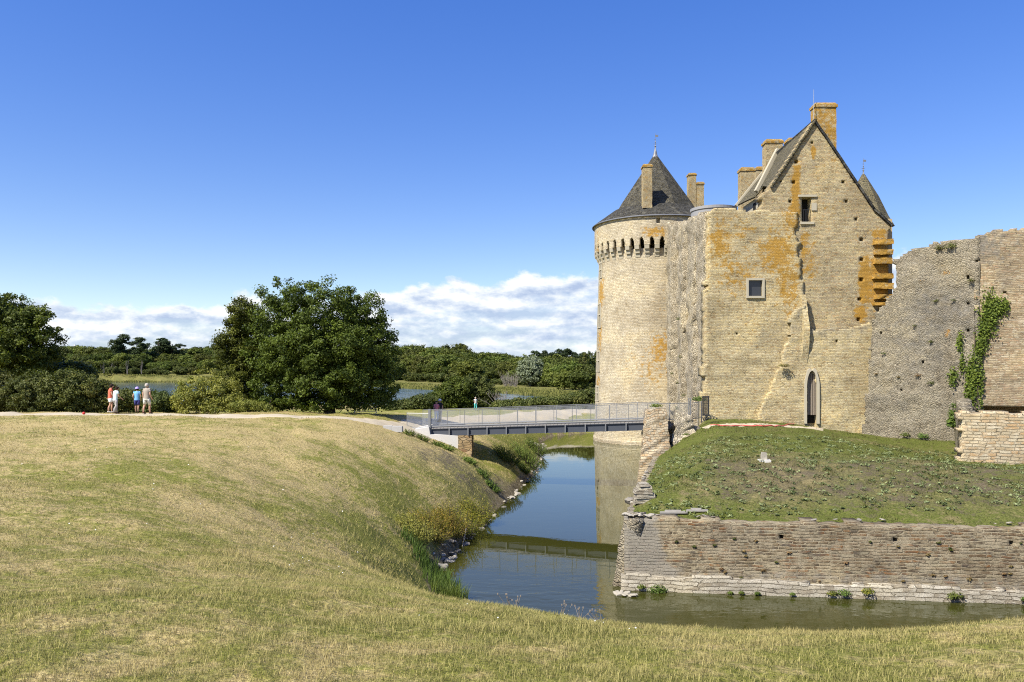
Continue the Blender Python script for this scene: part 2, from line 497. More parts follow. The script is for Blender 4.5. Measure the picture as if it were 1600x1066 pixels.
M['deckwood'] = plain('grey_deck_boards', (0.30, 0.28, 0.25), 0.85, 0, 0.25, 9.0)
M['concrete'] = plain('white_render', (0.56, 0.54, 0.49), 0.85, 0, 0.06, 2.0)
M['conc_grey'] = plain('grey_concrete', (0.42, 0.41, 0.38), 0.9, 0, 0.12, 4.0)
M['bark'] = plain('bark', (0.085, 0.07, 0.05), 0.95, 0, 0.4, 10.0)
M['deadwood'] = plain('bare_grey_wood', (0.26, 0.23, 0.20), 0.95, 0, 0.2, 8.0)
M['redhose'] = plain('red_plastic', (0.55, 0.10, 0.085), 0.5, 0, 0.05)
M['redball'] = plain('red_ball', (0.55, 0.04, 0.03), 0.4, 0, 0.05)
M['paleston'] = plain('pale_rock', (0.34, 0.31, 0.245), 0.95, 0, 0.55, 7.0)
M['darkston'] = plain('grey_rock', (0.22, 0.20, 0.165), 0.95, 0, 0.4, 7.0)
M['whitestone'] = plain('white_limestone', (0.62, 0.60, 0.54), 0.9, 0, 0.15, 9.0)
M['whitewall'] = plain('white_wall', (0.72, 0.71, 0.68), 0.9, 0, 0.05, 2.0)

def leaf(name, dark, light, trans=0.25, yellow=None, wide=False):
    """foliage: leaves differ by their own tint"""
    m, t = new_mat(name)
    a = t.attr('tint')
    oi = t.new('ShaderNodeObjectInfo').outputs['Random']
    stops = [(0.0, dark), (0.75, light)]
    stops.append((1.0, yellow if yellow else tuple(c * 1.25 for c in light)))
    c = t.ramp(a, stops)
    hs = t.new('ShaderNodeHueSaturation', {'Hue': t.map(oi, 0, 1, 0.475, 0.515), 'Saturation': 1.0, 'Value': t.map(t.math('FRACT', t.math('MULTIPLY', oi, 7.31)), 0, 1, 0.65 if wide else 0.85, 1.4 if wide else 1.15), 'Color': c})
    p = t.new('ShaderNodeBsdfPrincipled', {'Base Color': hs.outputs[0], 'Roughness': 0.55, 'Specular IOR Level': 0.16})
    tr = t.new('ShaderNodeBsdfTranslucent', {'Color': t.mix(1.0, hs.outputs[0], (1.2, 1.3, 0.5), 'MULTIPLY')})
    mx = t.new('ShaderNodeMixShader', {0: trans, 1: p.outputs[0], 2: tr.outputs[0]})
    t.new('ShaderNodeOutputMaterial', {'Surface': mx.outputs[0]})
    return m
M['leaf_oak'] = leaf('oak_leaves', (0.036, 0.054, 0.009), (0.115, 0.147, 0.021))
M['leaf_wood'] = leaf('woodland_leaves', (0.058, 0.078, 0.016), (0.145, 0.172, 0.034), wide=True)
M['leaf_pine'] = leaf('pine_needles', (0.024, 0.040, 0.015), (0.062, 0.085, 0.032))
M['leaf_willow'] = leaf('silver_willow_leaves', (0.14, 0.17, 0.10), (0.27, 0.31, 0.19))
M['leaf_yellow'] = leaf('yellow_green_leaves', (0.11, 0.13, 0.026), (0.28, 0.275, 0.06))
M['leaf_hedge'] = leaf('hedge_leaves', (0.048, 0.065, 0.016), (0.12, 0.138, 0.034), yellow=(0.19, 0.18, 0.05))
M['leaf_bank'] = leaf('willow_scrub_leaves', (0.075, 0.11, 0.016), (0.22, 0.21, 0.03), 0.3, yellow=(0.36, 0.27, 0.045))
M['leaf_green'] = leaf('fresh_leaves', (0.06, 0.10, 0.02), (0.13, 0.18, 0.035))
M['leaf_ivy'] = leaf('ivy_leaves', (0.035, 0.065, 0.012), (0.15, 0.20, 0.03))
M['reed'] = leaf('reeds', (0.12, 0.125, 0.03), (0.24, 0.22, 0.07), 0.2, yellow=(0.33, 0.27, 0.12))
M['drytuft'] = leaf('dry_tufts', (0.10, 0.075, 0.03), (0.22, 0.15, 0.06), 0.1)
M['weed'] = leaf('pale_weeds', (0.05, 0.075, 0.02), (0.19, 0.23, 0.10), 0.15)

WHITEPETAL = plain('white_petals', (0.75, 0.75, 0.70), 0.8, 0, .05)

# ---- ground
def grass_colour(t, tinted=False):
    pos = t.new('ShaderNodeNewGeometry').outputs['Position']
    g1 = t.noise(pos, 0.16, 4, 0.6, 0.3)
    g2 = t.noise(pos, 0.9, 5, 0.65)
    g3 = t.noise(pos, 5.0, 4, 0.7)
    g4 = t.noise(pos, 16.0, 5, 0.75)
    green = t.attr('green')
    bare = t.attr('bare')
    dry = t.ramp(g4, [(0.30, (0.15, 0.118, 0.05)), (0.50, (0.395, 0.31, 0.135)), (0.70, (0.65, 0.535, 0.245))])
    grn = t.ramp(g4, [(0.30, (0.07, 0.08, 0.015)), (0.50, (0.185, 0.19, 0.036)), (0.72, (0.32, 0.31, 0.08))])
    mixv = t.math('ADD', t.math('MULTIPLY', t.math('SUBTRACT', g1, 0.5), 2.4), t.math('MULTIPLY', t.math('SUBTRACT', g2, 0.5), 2.4))
    mixv = t.math('ADD', mixv, t.math('MULTIPLY', t.math('SUBTRACT', g3, 0.5), 2.4))
    mixv = t.math('ADD', mixv, green)
    gm = t.step(mixv, -0.30, 0.62)
    col = t.mix(gm, dry, grn)
    soil = t.ramp(g4, [(0.3, (0.085, 0.065, 0.043)), (0.7, (0.25, 0.20, 0.14))])
    bm = t.step(t.math('ADD', t.math('ADD', bare, t.math('MULTIPLY', t.math('SUBTRACT', g2, 0.5), 1.5)), t.math('MULTIPLY', t.math('SUBTRACT', g3, 0.5), 1.4)), 0.35, 0.85)
    col = t.mix(t.math('MULTIPLY', bm, 0.85), col, soil)
    # the mound carries rank green weeds over dark earth instead of mown turf
    weedy = t.attr('weedy')
    rank = t.ramp(g4, [(0.30, (0.028, 0.036, 0.009)), (0.50, (0.096, 0.114, 0.021)), (0.70, (0.185, 0.195, 0.055))])
    earth = t.ramp(g4, [(0.3, (0.055, 0.042, 0.028)), (0.7, (0.19, 0.150, 0.098))])
    straw = t.ramp(g4, [(0.3, (0.10, 0.08, 0.035)), (0.7, (0.30, 0.25, 0.12))])
    rank = t.mix(t.math('SUBTRACT', 1.0, gm), rank, straw)
    col = t.mix(weedy, col, t.mix(t.math('MULTIPLY', bm, 0.9), rank, earth))
    return pos, col, g3, g4

m, t = new_mat('dry_grass_ground')
pos, col, g3, g4 = grass_colour(t)
sh = t.attr('shore')
mud = t.ramp(t.noise(pos, 4.0, 5, 0.7), [(0.3, (0.09, 0.07, 0.035)), (0.55, (0.20, 0.165, 0.095)), (0.75, (0.36, 0.32, 0.22))])
col = t.mix(t.step(t.math('ADD', sh, t.math('MULTIPLY', t.math('SUBTRACT', g3, 0.5), 0.8)), 0.35, 0.7), col, mud)
fw = t.attr('marsh')
col = t.mix(fw, col, t.ramp(t.noise(pos, 0.35, 4), [(0.3, (0.10, 0.11, 0.03)), (0.7, (0.21, 0.19, 0.06))]))
hb = t.math('ADD', g4, t.math('MULTIPLY', g3, 1.5))
finish(t, col, 0.95, hb, 0.05, 0.9, 0, 0.1)
M['ground'] = m

m, t = new_mat('grass_blades')
pos, col, g3, g4 = grass_colour(t)
tint = t.attr('tint')
col = t.mix(t.map(tint, 0.1, 0.9, 0.0, 1.0), t.mix(0.45, col, (0.085, 0.09, 0.02)), t.mix(0.55, col, t.mix(t.attr('weedy'), (0.72, 0.61, 0.25), (0.22, 0.20, 0.07))))
p = t.new('ShaderNodeBsdfPrincipled', {'Base Color': col, 'Roughness': 0.7, 'Specular IOR Level': 0.2})
tr = t.new('ShaderNodeBsdfTranslucent', {'Color': col})
mx = t.new('ShaderNodeMixShader', {0: 0.35, 1: p.outputs[0], 2: tr.outputs[0]})
t.new('ShaderNodeOutputMaterial', {'Surface': mx.outputs[0]})
M['blades'] = m

m, t = new_mat('sandy_gravel')
pos = t.new('ShaderNodeNewGeometry').outputs['Position']
n1 = t.noise(pos, 0.7, 4, 0.6); n2 = t.noise(pos, 18.0, 4, 0.7)
c = t.mix(t.map(n2, 0.3, 0.7, 0, 1), t.mix(n1, (0.37, 0.31, 0.205), (0.43, 0.37, 0.26)), t.mix(n1, (0.45, 0.39, 0.275), (0.50, 0.44, 0.33)))
finish(t, c, 0.95, n2, 0.02, 0.6, 0, 0.1)
M['gravel'] = m

def water(name, deep, ripple, rscale, rough=0.02, calm_y=None):
    m, t = new_mat(name)
    pos = t.new('ShaderNodeNewGeometry').outputs['Position']
    st = t.vmath('MULTIPLY', pos, (0.55, 1.0, 1.0))
    n = t.noise(st, rscale, 3, 0.55, 0.4)
    n2 = t.noise(st, rscale * 0.27, 2, 0.5, 0.2)
    h = t.math('ADD', t.math('MULTIPLY', n, 0.5), n2)
    if calm_y:
        y = t.new('ShaderNodeSeparateXYZ', {0: pos}).outputs[1]
        h = t.math('MULTIPLY', h, t.map(y, calm_y[0], calm_y[1], 1.0, calm_y[2]))
    b = t.new('ShaderNodeBump', {'Height': h, 'Distance': ripple, 'Strength': 1.0})
    d = t.new('ShaderNodeBsdfDiffuse', {'Color': t.mix(t.noise(pos, 0.12, 3), deep, tuple(k * 1.5 for k in deep))})
    g = t.new('ShaderNodeBsdfGlossy', {'Color': (0.92, 0.95, 0.95), 'Roughness': rough})
    fr = t.new('ShaderNodeFresnel', {'IOR': 1.35})
    t.l.new(b.outputs[0], g.inputs['Normal']); t.l.new(b.outputs[0], fr.inputs['Normal'])
    fac = t.math('POWER', fr.outputs[0], 0.9)
    mx = t.new('ShaderNodeMixShader', {0: fac, 1: d.outputs[0], 2: g.outputs[0]})
    t.new('ShaderNodeOutputMaterial', {'Surface': mx.outputs[0]})
    return m
M['moat'] = water('moat_water', (0.030, 0.031, 0.006), 0.032, 2.6, 0.012, (25.0, 30.0, 0.07))
M['lake'] = water('lake_water', (0.03, 0.05, 0.06), 0.25, 0.5, 0.12)
# ------------------------------------------------------------------ terrain
W = -5.0            # water level
MOAT = [(45, 94), (20, 92), (9, 90.5), (4.6, 86.5), (3.2, 80), (2.5, 66), (1.6, 56), (-0.3, 44), (-2.1, 34.5), (-2.75, 29.6), (-2.6, 26.6),
        (-1.5, 22.4), (1.0, 19.0), (4.2, 16.9), (8, 16.4), (12, 17.3), (18, 19.4), (60, 20.5), (60, 94)]
LAKE = [(14.5, 176), (12.6, 182), (10, 201), (2, 225), (-7, 237), (-24, 264), (-40, 289), (-70, 335), (-118, 395), (-210, 408), (-420, 420), (-600, 430),
        (-600, 150), (-60, 146), (-20, 158), (0.7, 163)]

def ground_z(x, y, detail=True):
    x = np.asarray(x, float); y = np.asarray(y, float)
    d = poly_sd(x, y, MOAT)
    # plateau height
    H = np.interp(y, [-50, 2, 5, 8, 13, 18, 26, 38, 46, 54, 62, 80, 100, 130, 150, 175], [1.32, 1.22, 1.08, 0.86, 0.48, 0.22, 0.03, 0.0, -0.1, -0.45, -1.1, -2.2, -2.8, -3.6, -4.4, -4.6])
    H = H + 0.42 * sstep(1.5, 8, x) * sstep(20, 12, y)
    lft = sstep(-14, -30, x) * sstep(50, 60, y)
    H = H * (1 - lft) + lft * np.interp(y, [44, 60, 90, 130, 150], [-0.1, -0.8, -2.4, -3.8, -4.5])
    H = H - 0.95 * np.exp(-((x + 4.5) / 3.2) ** 2 - ((y - 49) / 7.0) ** 2)
    H = H - 1.0 * np.exp(-((x + 1.6) / 1.7) ** 2 - ((y - 49.2) / 2.6) ** 2)
    far = np.interp(np.hypot(x, y), [300, 420, 600, 900, 4000], [0, 1.0, 10.0, 15.0, 20.0])
    H = np.where(y > 150, np.maximum(H, -4.6) + far * sstep(250, 420, np.hypot(x, y)), H)
    L = np.interp(y, [0, 12, 24, 34, 60, 80], [5.4, 5.3, 4.3, 3.9, 3.3, 2.8])
    s = 1 - np.exp(-(np.maximum(d, 0) / L) ** 1.15)
    z = W + (H - W) * s
    z = np.where(d < 0, W - 0.15 + np.maximum(d, -3.0) * 0.5, z)
    dl = poly_sd(x, y, LAKE)
    z = np.where(dl < 6, np.minimum(z, W + np.clip(dl * 0.10, -1.5, 0.45)), z)
    if detail:
        near = np.clip(d / 2.0, 0, 1) * np.clip(1.5 - np.hypot(x, y) / 200, 0, 1)
        z = z + (fbm(x * 0.25, y * 0.25, 3, 3) - 0.5) * 0.35 * near * sstep(3, 14, np.hypot(x, y)) + (fbm(x * 1.6, y * 1.6, 5, 3) - 0.5) * 0.12 * near + (fbm(x * 0.65, y * 0.65, 6, 2) - 0.5) * 0.16 * near * sstep(3, 9, np.hypot(x, y))
        rough = sstep(3.0, 0.4, d) * (d > 0)
        z = z + (fbm(x * 1.1, y * 1.1, 9, 3) - 0.5) * 0.55 * rough
    return z

def gz(x, y):
    return float(ground_z(np.array([x]), np.array([y]))[0])

def zones(x, y):
    d = poly_sd(x, y, MOAT)
    lowz = sstep(5.5, 1.5, d)
    green = -0.04 + 0.42 * lowz + 0.55 * sstep(56, 62, y) * sstep(130, 90, y)
    green = green + 0.34 * sstep(18, 6, np.hypot(x + 2, y - 4)) + 0.18 * np.exp(-((x + 10) / 6.0) ** 2 - ((y - 23) / 6.0) ** 2)
    bare = 0.05 + 0.65 * np.exp(-((x + 3.4) / 2.6) ** 2 - ((y - 42.5) / 4.5) ** 2)
    shore = 0.85 * sstep(0.75, 0.2, d)
    shore = np.maximum(shore, 0.6 * sstep(40, 43, y) * sstep(50, 47, y) * sstep(2.2, 1.0, d))
    marsh = sstep(135, 150, y)
    return green, bare, shore, marsh

ang = np.concatenate([np.arange(-180, -50, 4.0), np.arange(-50, 50, 0.28), np.arange(50, 180, 4.0)])
rad = 0.5 * 1.0145 ** np.arange(0, 628)
AA, RR = np.meshgrid(np.radians(ang), rad)
gx = RR * np.sin(AA); gy = RR * np.cos(AA)
gzz = ground_z(gx, gy)
na = len(ang); nr = len(rad)
idx = np.arange(na * nr).reshape(nr, na)
nxt = np.roll(idx, -1, axis=1)
f = np.stack([idx[:-1], nxt[:-1], nxt[1:], idx[1:]], -1).reshape(-1, 4)[:, ::-1]
gr, ba, sh, ma = zones(gx.ravel(), gy.ravel())
gv = np.stack([gx.ravel(), gy.ravel(), gzz.ravel()], 1)
me = mesh_np('ground', gv, f, True, None, {'green': gr, 'bare': ba, 'shore': sh, 'marsh': ma})
tag(link('ground', me, None, M['ground']), kind='structure')

# water sheets
for nm, rect, mat in (('moat_water', (-8, 10, 70, 100), M['moat']), ('lake_water', (-640, 140, 60, 440), M['lake'])):
    x0, y0, x1, y1 = rect
    me = mesh_np(nm, [(x0, y0, W), (x1, y0, W), (x1, y1, W), (x0, y1, W)], np.array([[0, 1, 2, 3]]))
    tag(link(nm, me, None, mat), kind='structure')

# ------------------------------------------------------------------ the castle mound (grassed glacis behind the moat wall)
MFL = (3.95, 27.05)             # front left corner of the moat wall top
MBL = (7.75, 43.6)
MOUND = [MFL, (17.0, 25.45), (48, 20.3), (48, 60), (13.5, 60), (12.6, 50.0), (9.9, 46.0), (8.3, 44.4)]
def mound_z(x, y):
    x = np.asarray(x, float); y = np.asarray(y, float)
    # distance behind the front edge
    e = np.array([17.0 - 3.95, 25.45 - 27.05]); e = e / np.hypot(*e)
    df = -(x - 3.95) * e[1] * 1.0 + (y - 27.05) * e[0]
    z = np.interp(df, [-2, 0, 1.0, 3.2, 7.0, 12.5, 18, 24], [-2.85, -2.76, -2.52, -1.97, -1.46, -1.15, -0.86, -0.66])
    z = z - 0.95 * sstep(14.5, 24, x) * sstep(5, 13, df)
    t = np.clip((y - 27.05) / 16.5, 0, 1)
    xl = 3.95 + t * 3.8
    zl = np.interp(y, [27, 32, 37.6, 41, 44, 47], [-2.62, -2.64, -2.66, -2.66, -2.66, -2.6])
    z = np.minimum(z, zl + np.maximum(x - xl, 0) * 0.42)
    return z + (fbm(x * 0.9, y * 0.9, 21, 3) - 0.5) * 0.16 + (fbm(x * 3.2, y * 3.2, 22, 3) - 0.5) * 0.13
def mz(x, y):
    return float(mound_z(np.array([x]), np.array([y]))[0])

xs = np.arange(3, 49, 0.16); ys = np.arange(20, 61, 0.16)
X, Y = np.meshgrid(xs, ys)
sdm = poly_sd(X, Y, MOUND)
# keep cells whose four corners are inside the outline
ok = sdm < -0.06
cell = ok[:-1, :-1] & ok[1:, :-1] & ok[:-1, 1:] & ok[1:, 1:]
ids = np.arange(X.size).reshape(X.shape)
f = np.stack([ids[:-1, :-1], ids[:-1, 1:], ids[1:, 1:], ids[1:, :-1]], -1)[cell]
used = np.unique(f); remap = np.full(X.size, -1); remap[used] = np.arange(len(used))
mx_, my_ = X.ravel()[used], Y.ravel()[used]
e = np.array([13.05, -1.6]); e = e / np.hypot(*e)
df = -(mx_ - 3.95) * e[1] + (my_ - 27.05) * e[0]
m_green = 0.40 + 0.22 * sstep(9, 14, df) - 0.15 * sstep(22, 24, df) + 0.25 * sstep(3.5, 0, poly_sd(mx_, my_, [MFL, MBL, (30, 44), (30, 27)]) * -1) * sstep(12, 4, mx_ - 3)
m_bare = 0.22 + 0.38 * sstep(0.5, 2.5, df) * sstep(11, 7, df) * sstep(5.0, 8.0, mx_ + (my_ - 27) * -0.25)
# the trodden sandy strip in front of the gateway
m_shore = 0.0 * mx_
me = mesh_np('castle_mound', np.stack([mx_, my_, mound_z(mx_, my_)], 1), remap[f], True, None,
             {'green': m_green, 'bare': m_bare, 'shore': m_shore, 'marsh': m_shore, 'weedy': m_shore + 1.0})
tag(link('castle_mound', me, None, M['ground']), kind='structure')

# ------------------------------------------------------------------ paths: strips that follow the ground
def strip(name, pts, zf, mat, lift=0.03, n=400, across=9, seed=4, ragged=0.35):
    """pts: (x, y, half width)"""
    P = np.array(pts, float)
    s = np.concatenate([[0], np.cumsum(np.hypot(np.diff(P[:, 0]), np.diff(P[:, 1])))])
    u = np.linspace(0, s[-1], n)
    # smooth the polyline
    def sm(c):
        v = np.interp(u, s, c)
        k = max(3, n // (len(P) * 2)) | 1
        pad = np.pad(v, k // 2, mode='edge')
        return np.convolve(pad, np.ones(k) / k, 'valid')
    x, y, w = sm(P[:, 0]), sm(P[:, 1]), sm(P[:, 2])
    tx = np.gradient(x); ty = np.gradient(y); l = np.hypot(tx, ty); nx, ny = -ty / l, tx / l
    tt = np.linspace(-1, 1, across)
    wl = w * (1 + ragged * (fbm(u * 1.2, u * 0 + 1, seed, 4) - 0.5) * 2)
    wr = w * (1 + ragged * (fbm(u * 1.2, u * 0 + 7, seed + 5, 4) - 0.5) * 2)
    VX = []; VY = []; VZ = []
    for k in tt:
        off = np.where(k < 0, k * wr, k * wl)
        px = x + nx * off; py = y + ny * off
        VX.append(px); VY.append(py)
        VZ.append(zf(px, py) + (lift if abs(k) < 0.97 else -0.05))
    V = np.stack([np.array(VX).ravel(), np.array(VY).ravel(), np.array(VZ).ravel()], 1)
    I = np.arange(across * n).reshape(across, n)
    f = np.stack([I[:-1, :-1], I[:-1, 1:], I[1:, 1:], I[1:, :-1]], -1).reshape(-1, 4)
    me = mesh_np(name, V, f, True)
    return tag(link(name, me, None, mat), kind='structure')

strip('gravel_path', [(-75, 46.5, 1.15), (-50, 46.0, 1.2), (-30, 45.4, 1.15), (-20, 45.2, 1.1), (-12, 45.8, 1.0), (-9, 47.2, 1.2), (-6.9, 49.6, 1.5), (-5.6, 51.0, 1.6)], ground_z, M['gravel'], 0.035)
strip('gravel_path', [(-6.6, 50.2, 1.2), (-5.5, 55, 1.7), (-4.5, 63, 2.0), (-2.4, 76, 2.4), (0.5, 88, 2.6), (6, 97, 3.0), (14, 101, 3.0), (30, 103, 3.0)], ground_z, M['gravel'], 0.05)
strip('trodden_path', [(11.5, 46.4, 0.5), (14, 46.9, 0.75), (17, 47.3, 0.8), (19.0, 48.1, 0.7), (19.7, 49.2, 0.4)], mound_z, M['gravel'], 0.03, 160, 7)
# ------------------------------------------------------------------ masonry
class Plane:
    """a vertical wall plane from p0 to p1 (plan); u runs along it, z is height, n points to the outside"""
    def __init__(self, p0, p1, batter=0.0, z0=0.0):
        self.p0 = np.array(p0, float); d = np.array(p1, float) - self.p0
        self.len = np.hypot(*d); self.d = d / self.len
        self.n = np.array([self.d[1], -self.d[0]])
        self.batter = batter; self.z0 = z0
    def pix(self, px, py):
        k = (px - 800.0) / F                     # x = k*y
        den = self.d[0] - k * self.d[1]
        u = (k * self.p0[1] - self.p0[0]) / den
        Y = self.p0[1] + u * self.d[1]
        return (u, CZ - (py - HY) / F * Y)
    def __call__(self, u, z, off):
        o = off - self.batter * (z - self.z0)
        return np.stack([self.p0[0] + self.d[0] * u + self.n[0] * o, self.p0[1] + self.d[1] * u + self.n[1] * o, z + 0 * u], -1)

class Drum:
    def __init__(self, c, r, batter=0.0, z0=0.0):
        self.c = c; self.r = r; self.batter = batter; self.z0 = z0
    def __call__(self, u, z, off):
        a = u / self.r
        r = self.r + off - self.batter * (z - self.z0)
        # u = 0 faces the camera side (-Y), u grows to the right (+X)
        return np.stack([self.c[0] + r * np.sin(a), self.c[1] - r * np.cos(a), z + 0 * u], -1)

def lines(a, b, step, extra=()):
    g = list(np.linspace(a, b, max(2, int(round((b - a) / step)) + 1)))
    for e in extra:
        if a < e < b:
            k = int(np.argmin([abs(v - e) for v in g]))
            if 0 < k < len(g) - 1 and abs(g[k] - e) < step * 0.6: g[k] = e
            else: g.append(e)
    return np.array(sorted(set(g)))

def slab(name, mp, outline, th, mat, parent=None, step=0.22, zstep=None, holes=(), disp=0.05, dscale=1.3, seed=1, lich=None, grey=None,
         inside=None, wobble=1.0, jit=0.28, course=0.0, bounds=None, uvoff=None):
    """ruined wall: grid of cells inside 'outline' (u,z), with real thickness, recessed holes and rough relief.
    holes: (u0,u1,z0,z1,depth) rectangles or (fn, depth)"""
    zstep = zstep or step * 0.7
    if bounds is None:
        us = [p[0] for p in outline]; zs = [p[1] for p in outline]
        bounds = (min(us), max(us), min(zs), max(zs))
    rect = [h for h in holes if len(h) == 5]; fns = [h for h in holes if len(h) == 2]
    gu = lines(bounds[0], bounds[1], step, [v for h in rect for v in h[:2]])
    gzl = lines(bounds[2], bounds[3], zstep, [v for h in rect for v in h[2:4]])
    nu, nz = len(gu), len(gzl)
    U, Z = np.meshgrid(gu, gzl, indexing='ij')
    CU = (U[:-1, :-1] + U[1:, 1:]) / 2; CZz = (Z[:-1, :-1] + Z[1:, 1:]) / 2
    if outline is not None:
        wob = (fbm(CU * 1.7, CZz * 1.7, seed + 40, 3) - 0.5) * step * 2.0 * wobble
        wob2 = (fbm(CU * 1.7 + 30, CZz * 1.7, seed + 41, 3) - 0.5) * step * 2.0 * wobble
        msk = in_poly(CU + wob * (jit > 0), CZz + wob2 * (jit > 0), outline)
    else:
        msk = np.ones(CU.shape, bool)
    if inside is not None:
        msk &= inside(CU, CZz)
    rec = np.zeros(CU.shape)
    for h in rect:
        rec[(CU > h[0]) & (CU < h[1]) & (CZz > h[2]) & (CZz < h[3])] = h[4]
    for fn, dep in fns:
        rec[fn(CU, CZz)] = dep
    fixed_u = np.zeros(U.shape, bool); fixed_z = np.zeros(U.shape, bool)
    for h in rect:
        fixed_u |= np.isclose(U, h[0]) | np.isclose(U, h[1]); fixed_z |= np.isclose(Z, h[2]) | np.isclose(Z, h[3])
    rg = np.random.default_rng(seed)
    JU = (rg.random(U.shape) - 0.5) * step * 2 * jit; JZ = (rg.random(U.shape) - 0.5) * zstep * 2 * jit * 0.6
    JU[0, :] = JU[-1, :] = 0; JZ[:, 0] = JZ[:, -1] = 0
    JU[fixed_u | fixed_z] = 0; JZ[fixed_u | fixed_z] = 0
    U2, Z2 = U + JU, Z + JZ
    D = (fbm(U2 * dscale, Z2 * dscale * 1.6, seed, 4) - 0.5) * 2 * disp
    if course:
        D = D + (rg.random(U.shape) - 0.5) * 2 * course
    front = mp(U2, Z2, D); back = mp(U2, Z2, np.full(U.shape, -th))
    dep = np.zeros(U.shape)
    for i in (0, 1):
        for j in (0, 1):
            dep[i:nu - 1 + i, j:nz - 1 + j] = np.maximum(dep[i:nu - 1 + i, j:nz - 1 + j], rec)
    inner = mp(U2, Z2, -dep)
    V = np.concatenate([front.reshape(-1, 3), back.reshape(-1, 3), inner.reshape(-1, 3)])
    N = nu * nz
    I = np.arange(N).reshape(nu, nz)
    q = np.stack([I[:-1, :-1], I[1:, :-1], I[1:, 1:], I[:-1, 1:]], -1)
    solid = msk & (rec == 0); hol = msk & (rec > 0)
    faces = [q[solid], q[msk][:, ::-1] + N, q[hol] + 2 * N]
    pm = np.pad(msk, 1); ph = np.pad(hol, 1)
    for ax, (a, b) in enumerate((((0, 0), (0, 1)), ((1, 0), (1, 1)))):
        pass
    c = pm[1:-1, 1:-1]
    # outer rims
    left = c & ~pm[:-2, 1:-1]; right = c & ~pm[2:, 1:-1]; bot = c & ~pm[1:-1, :-2]; topm = c & ~pm[1:-1, 2:]
    def rim(mask, a, b, o1, o2):
        return np.stack([a[mask] + o1, b[mask] + o1, b[mask] + o2, a[mask] + o2], -1)
    A, B, C, Dd = q[..., 0], q[..., 1], q[..., 2], q[..., 3]
    faces += [rim(left, Dd, A, 0, N)[:, ::-1] if False else rim(left, A, Dd, 0, N), rim(right, C, B, 0, N), rim(bot, B, A, 0, N), rim(topm, Dd, C, 0, N)]
    # hole jambs
    hc = ph[1:-1, 1:-1]
    faces += [rim(hc & ~ph[:-2, 1:-1], Dd, A, 0, 2 * N), rim(hc & ~ph[2:, 1:-1], B, C, 0, 2 * N), rim(hc & ~ph[1:-1, :-2], A, B, 0, 2 * N), rim(hc & ~ph[1:-1, 2:], C, Dd, 0, 2 * N)]
    faces = np.concatenate([x for x in faces if len(x)])
    uo = uvoff or (seed * 13.7 % 50, seed * 7.3 % 50)
    uv1 = np.stack([U2.ravel() + uo[0], Z2.ravel() + uo[1]], 1)
    uvb = np.stack([U2.ravel() + uo[0] + th * 0.8, Z2.ravel() + uo[1] + th * 0.5], 1)
    uvi = np.stack([U2.ravel() + uo[0] + dep.ravel() * 0.8, Z2.ravel() + uo[1] + dep.ravel() * 0.5], 1)
    UVs = np.concatenate([uv1, uvb, uvi])
    lv = lich(U2, Z2).ravel() if lich else np.full(N, -0.25)
    gvv = grey(U2, Z2).ravel() if grey else np.full(N, -0.3)
    used = np.unique(faces); rm = np.full(3 * N, -1); rm[used] = np.arange(len(used))
    me = mesh_np(name, V[used], rm[faces], False, UVs[used], {'lichen': np.tile(lv, 3)[used], 'grey': np.tile(gvv, 3)[used]})
    return link(name, me, parent, mat)

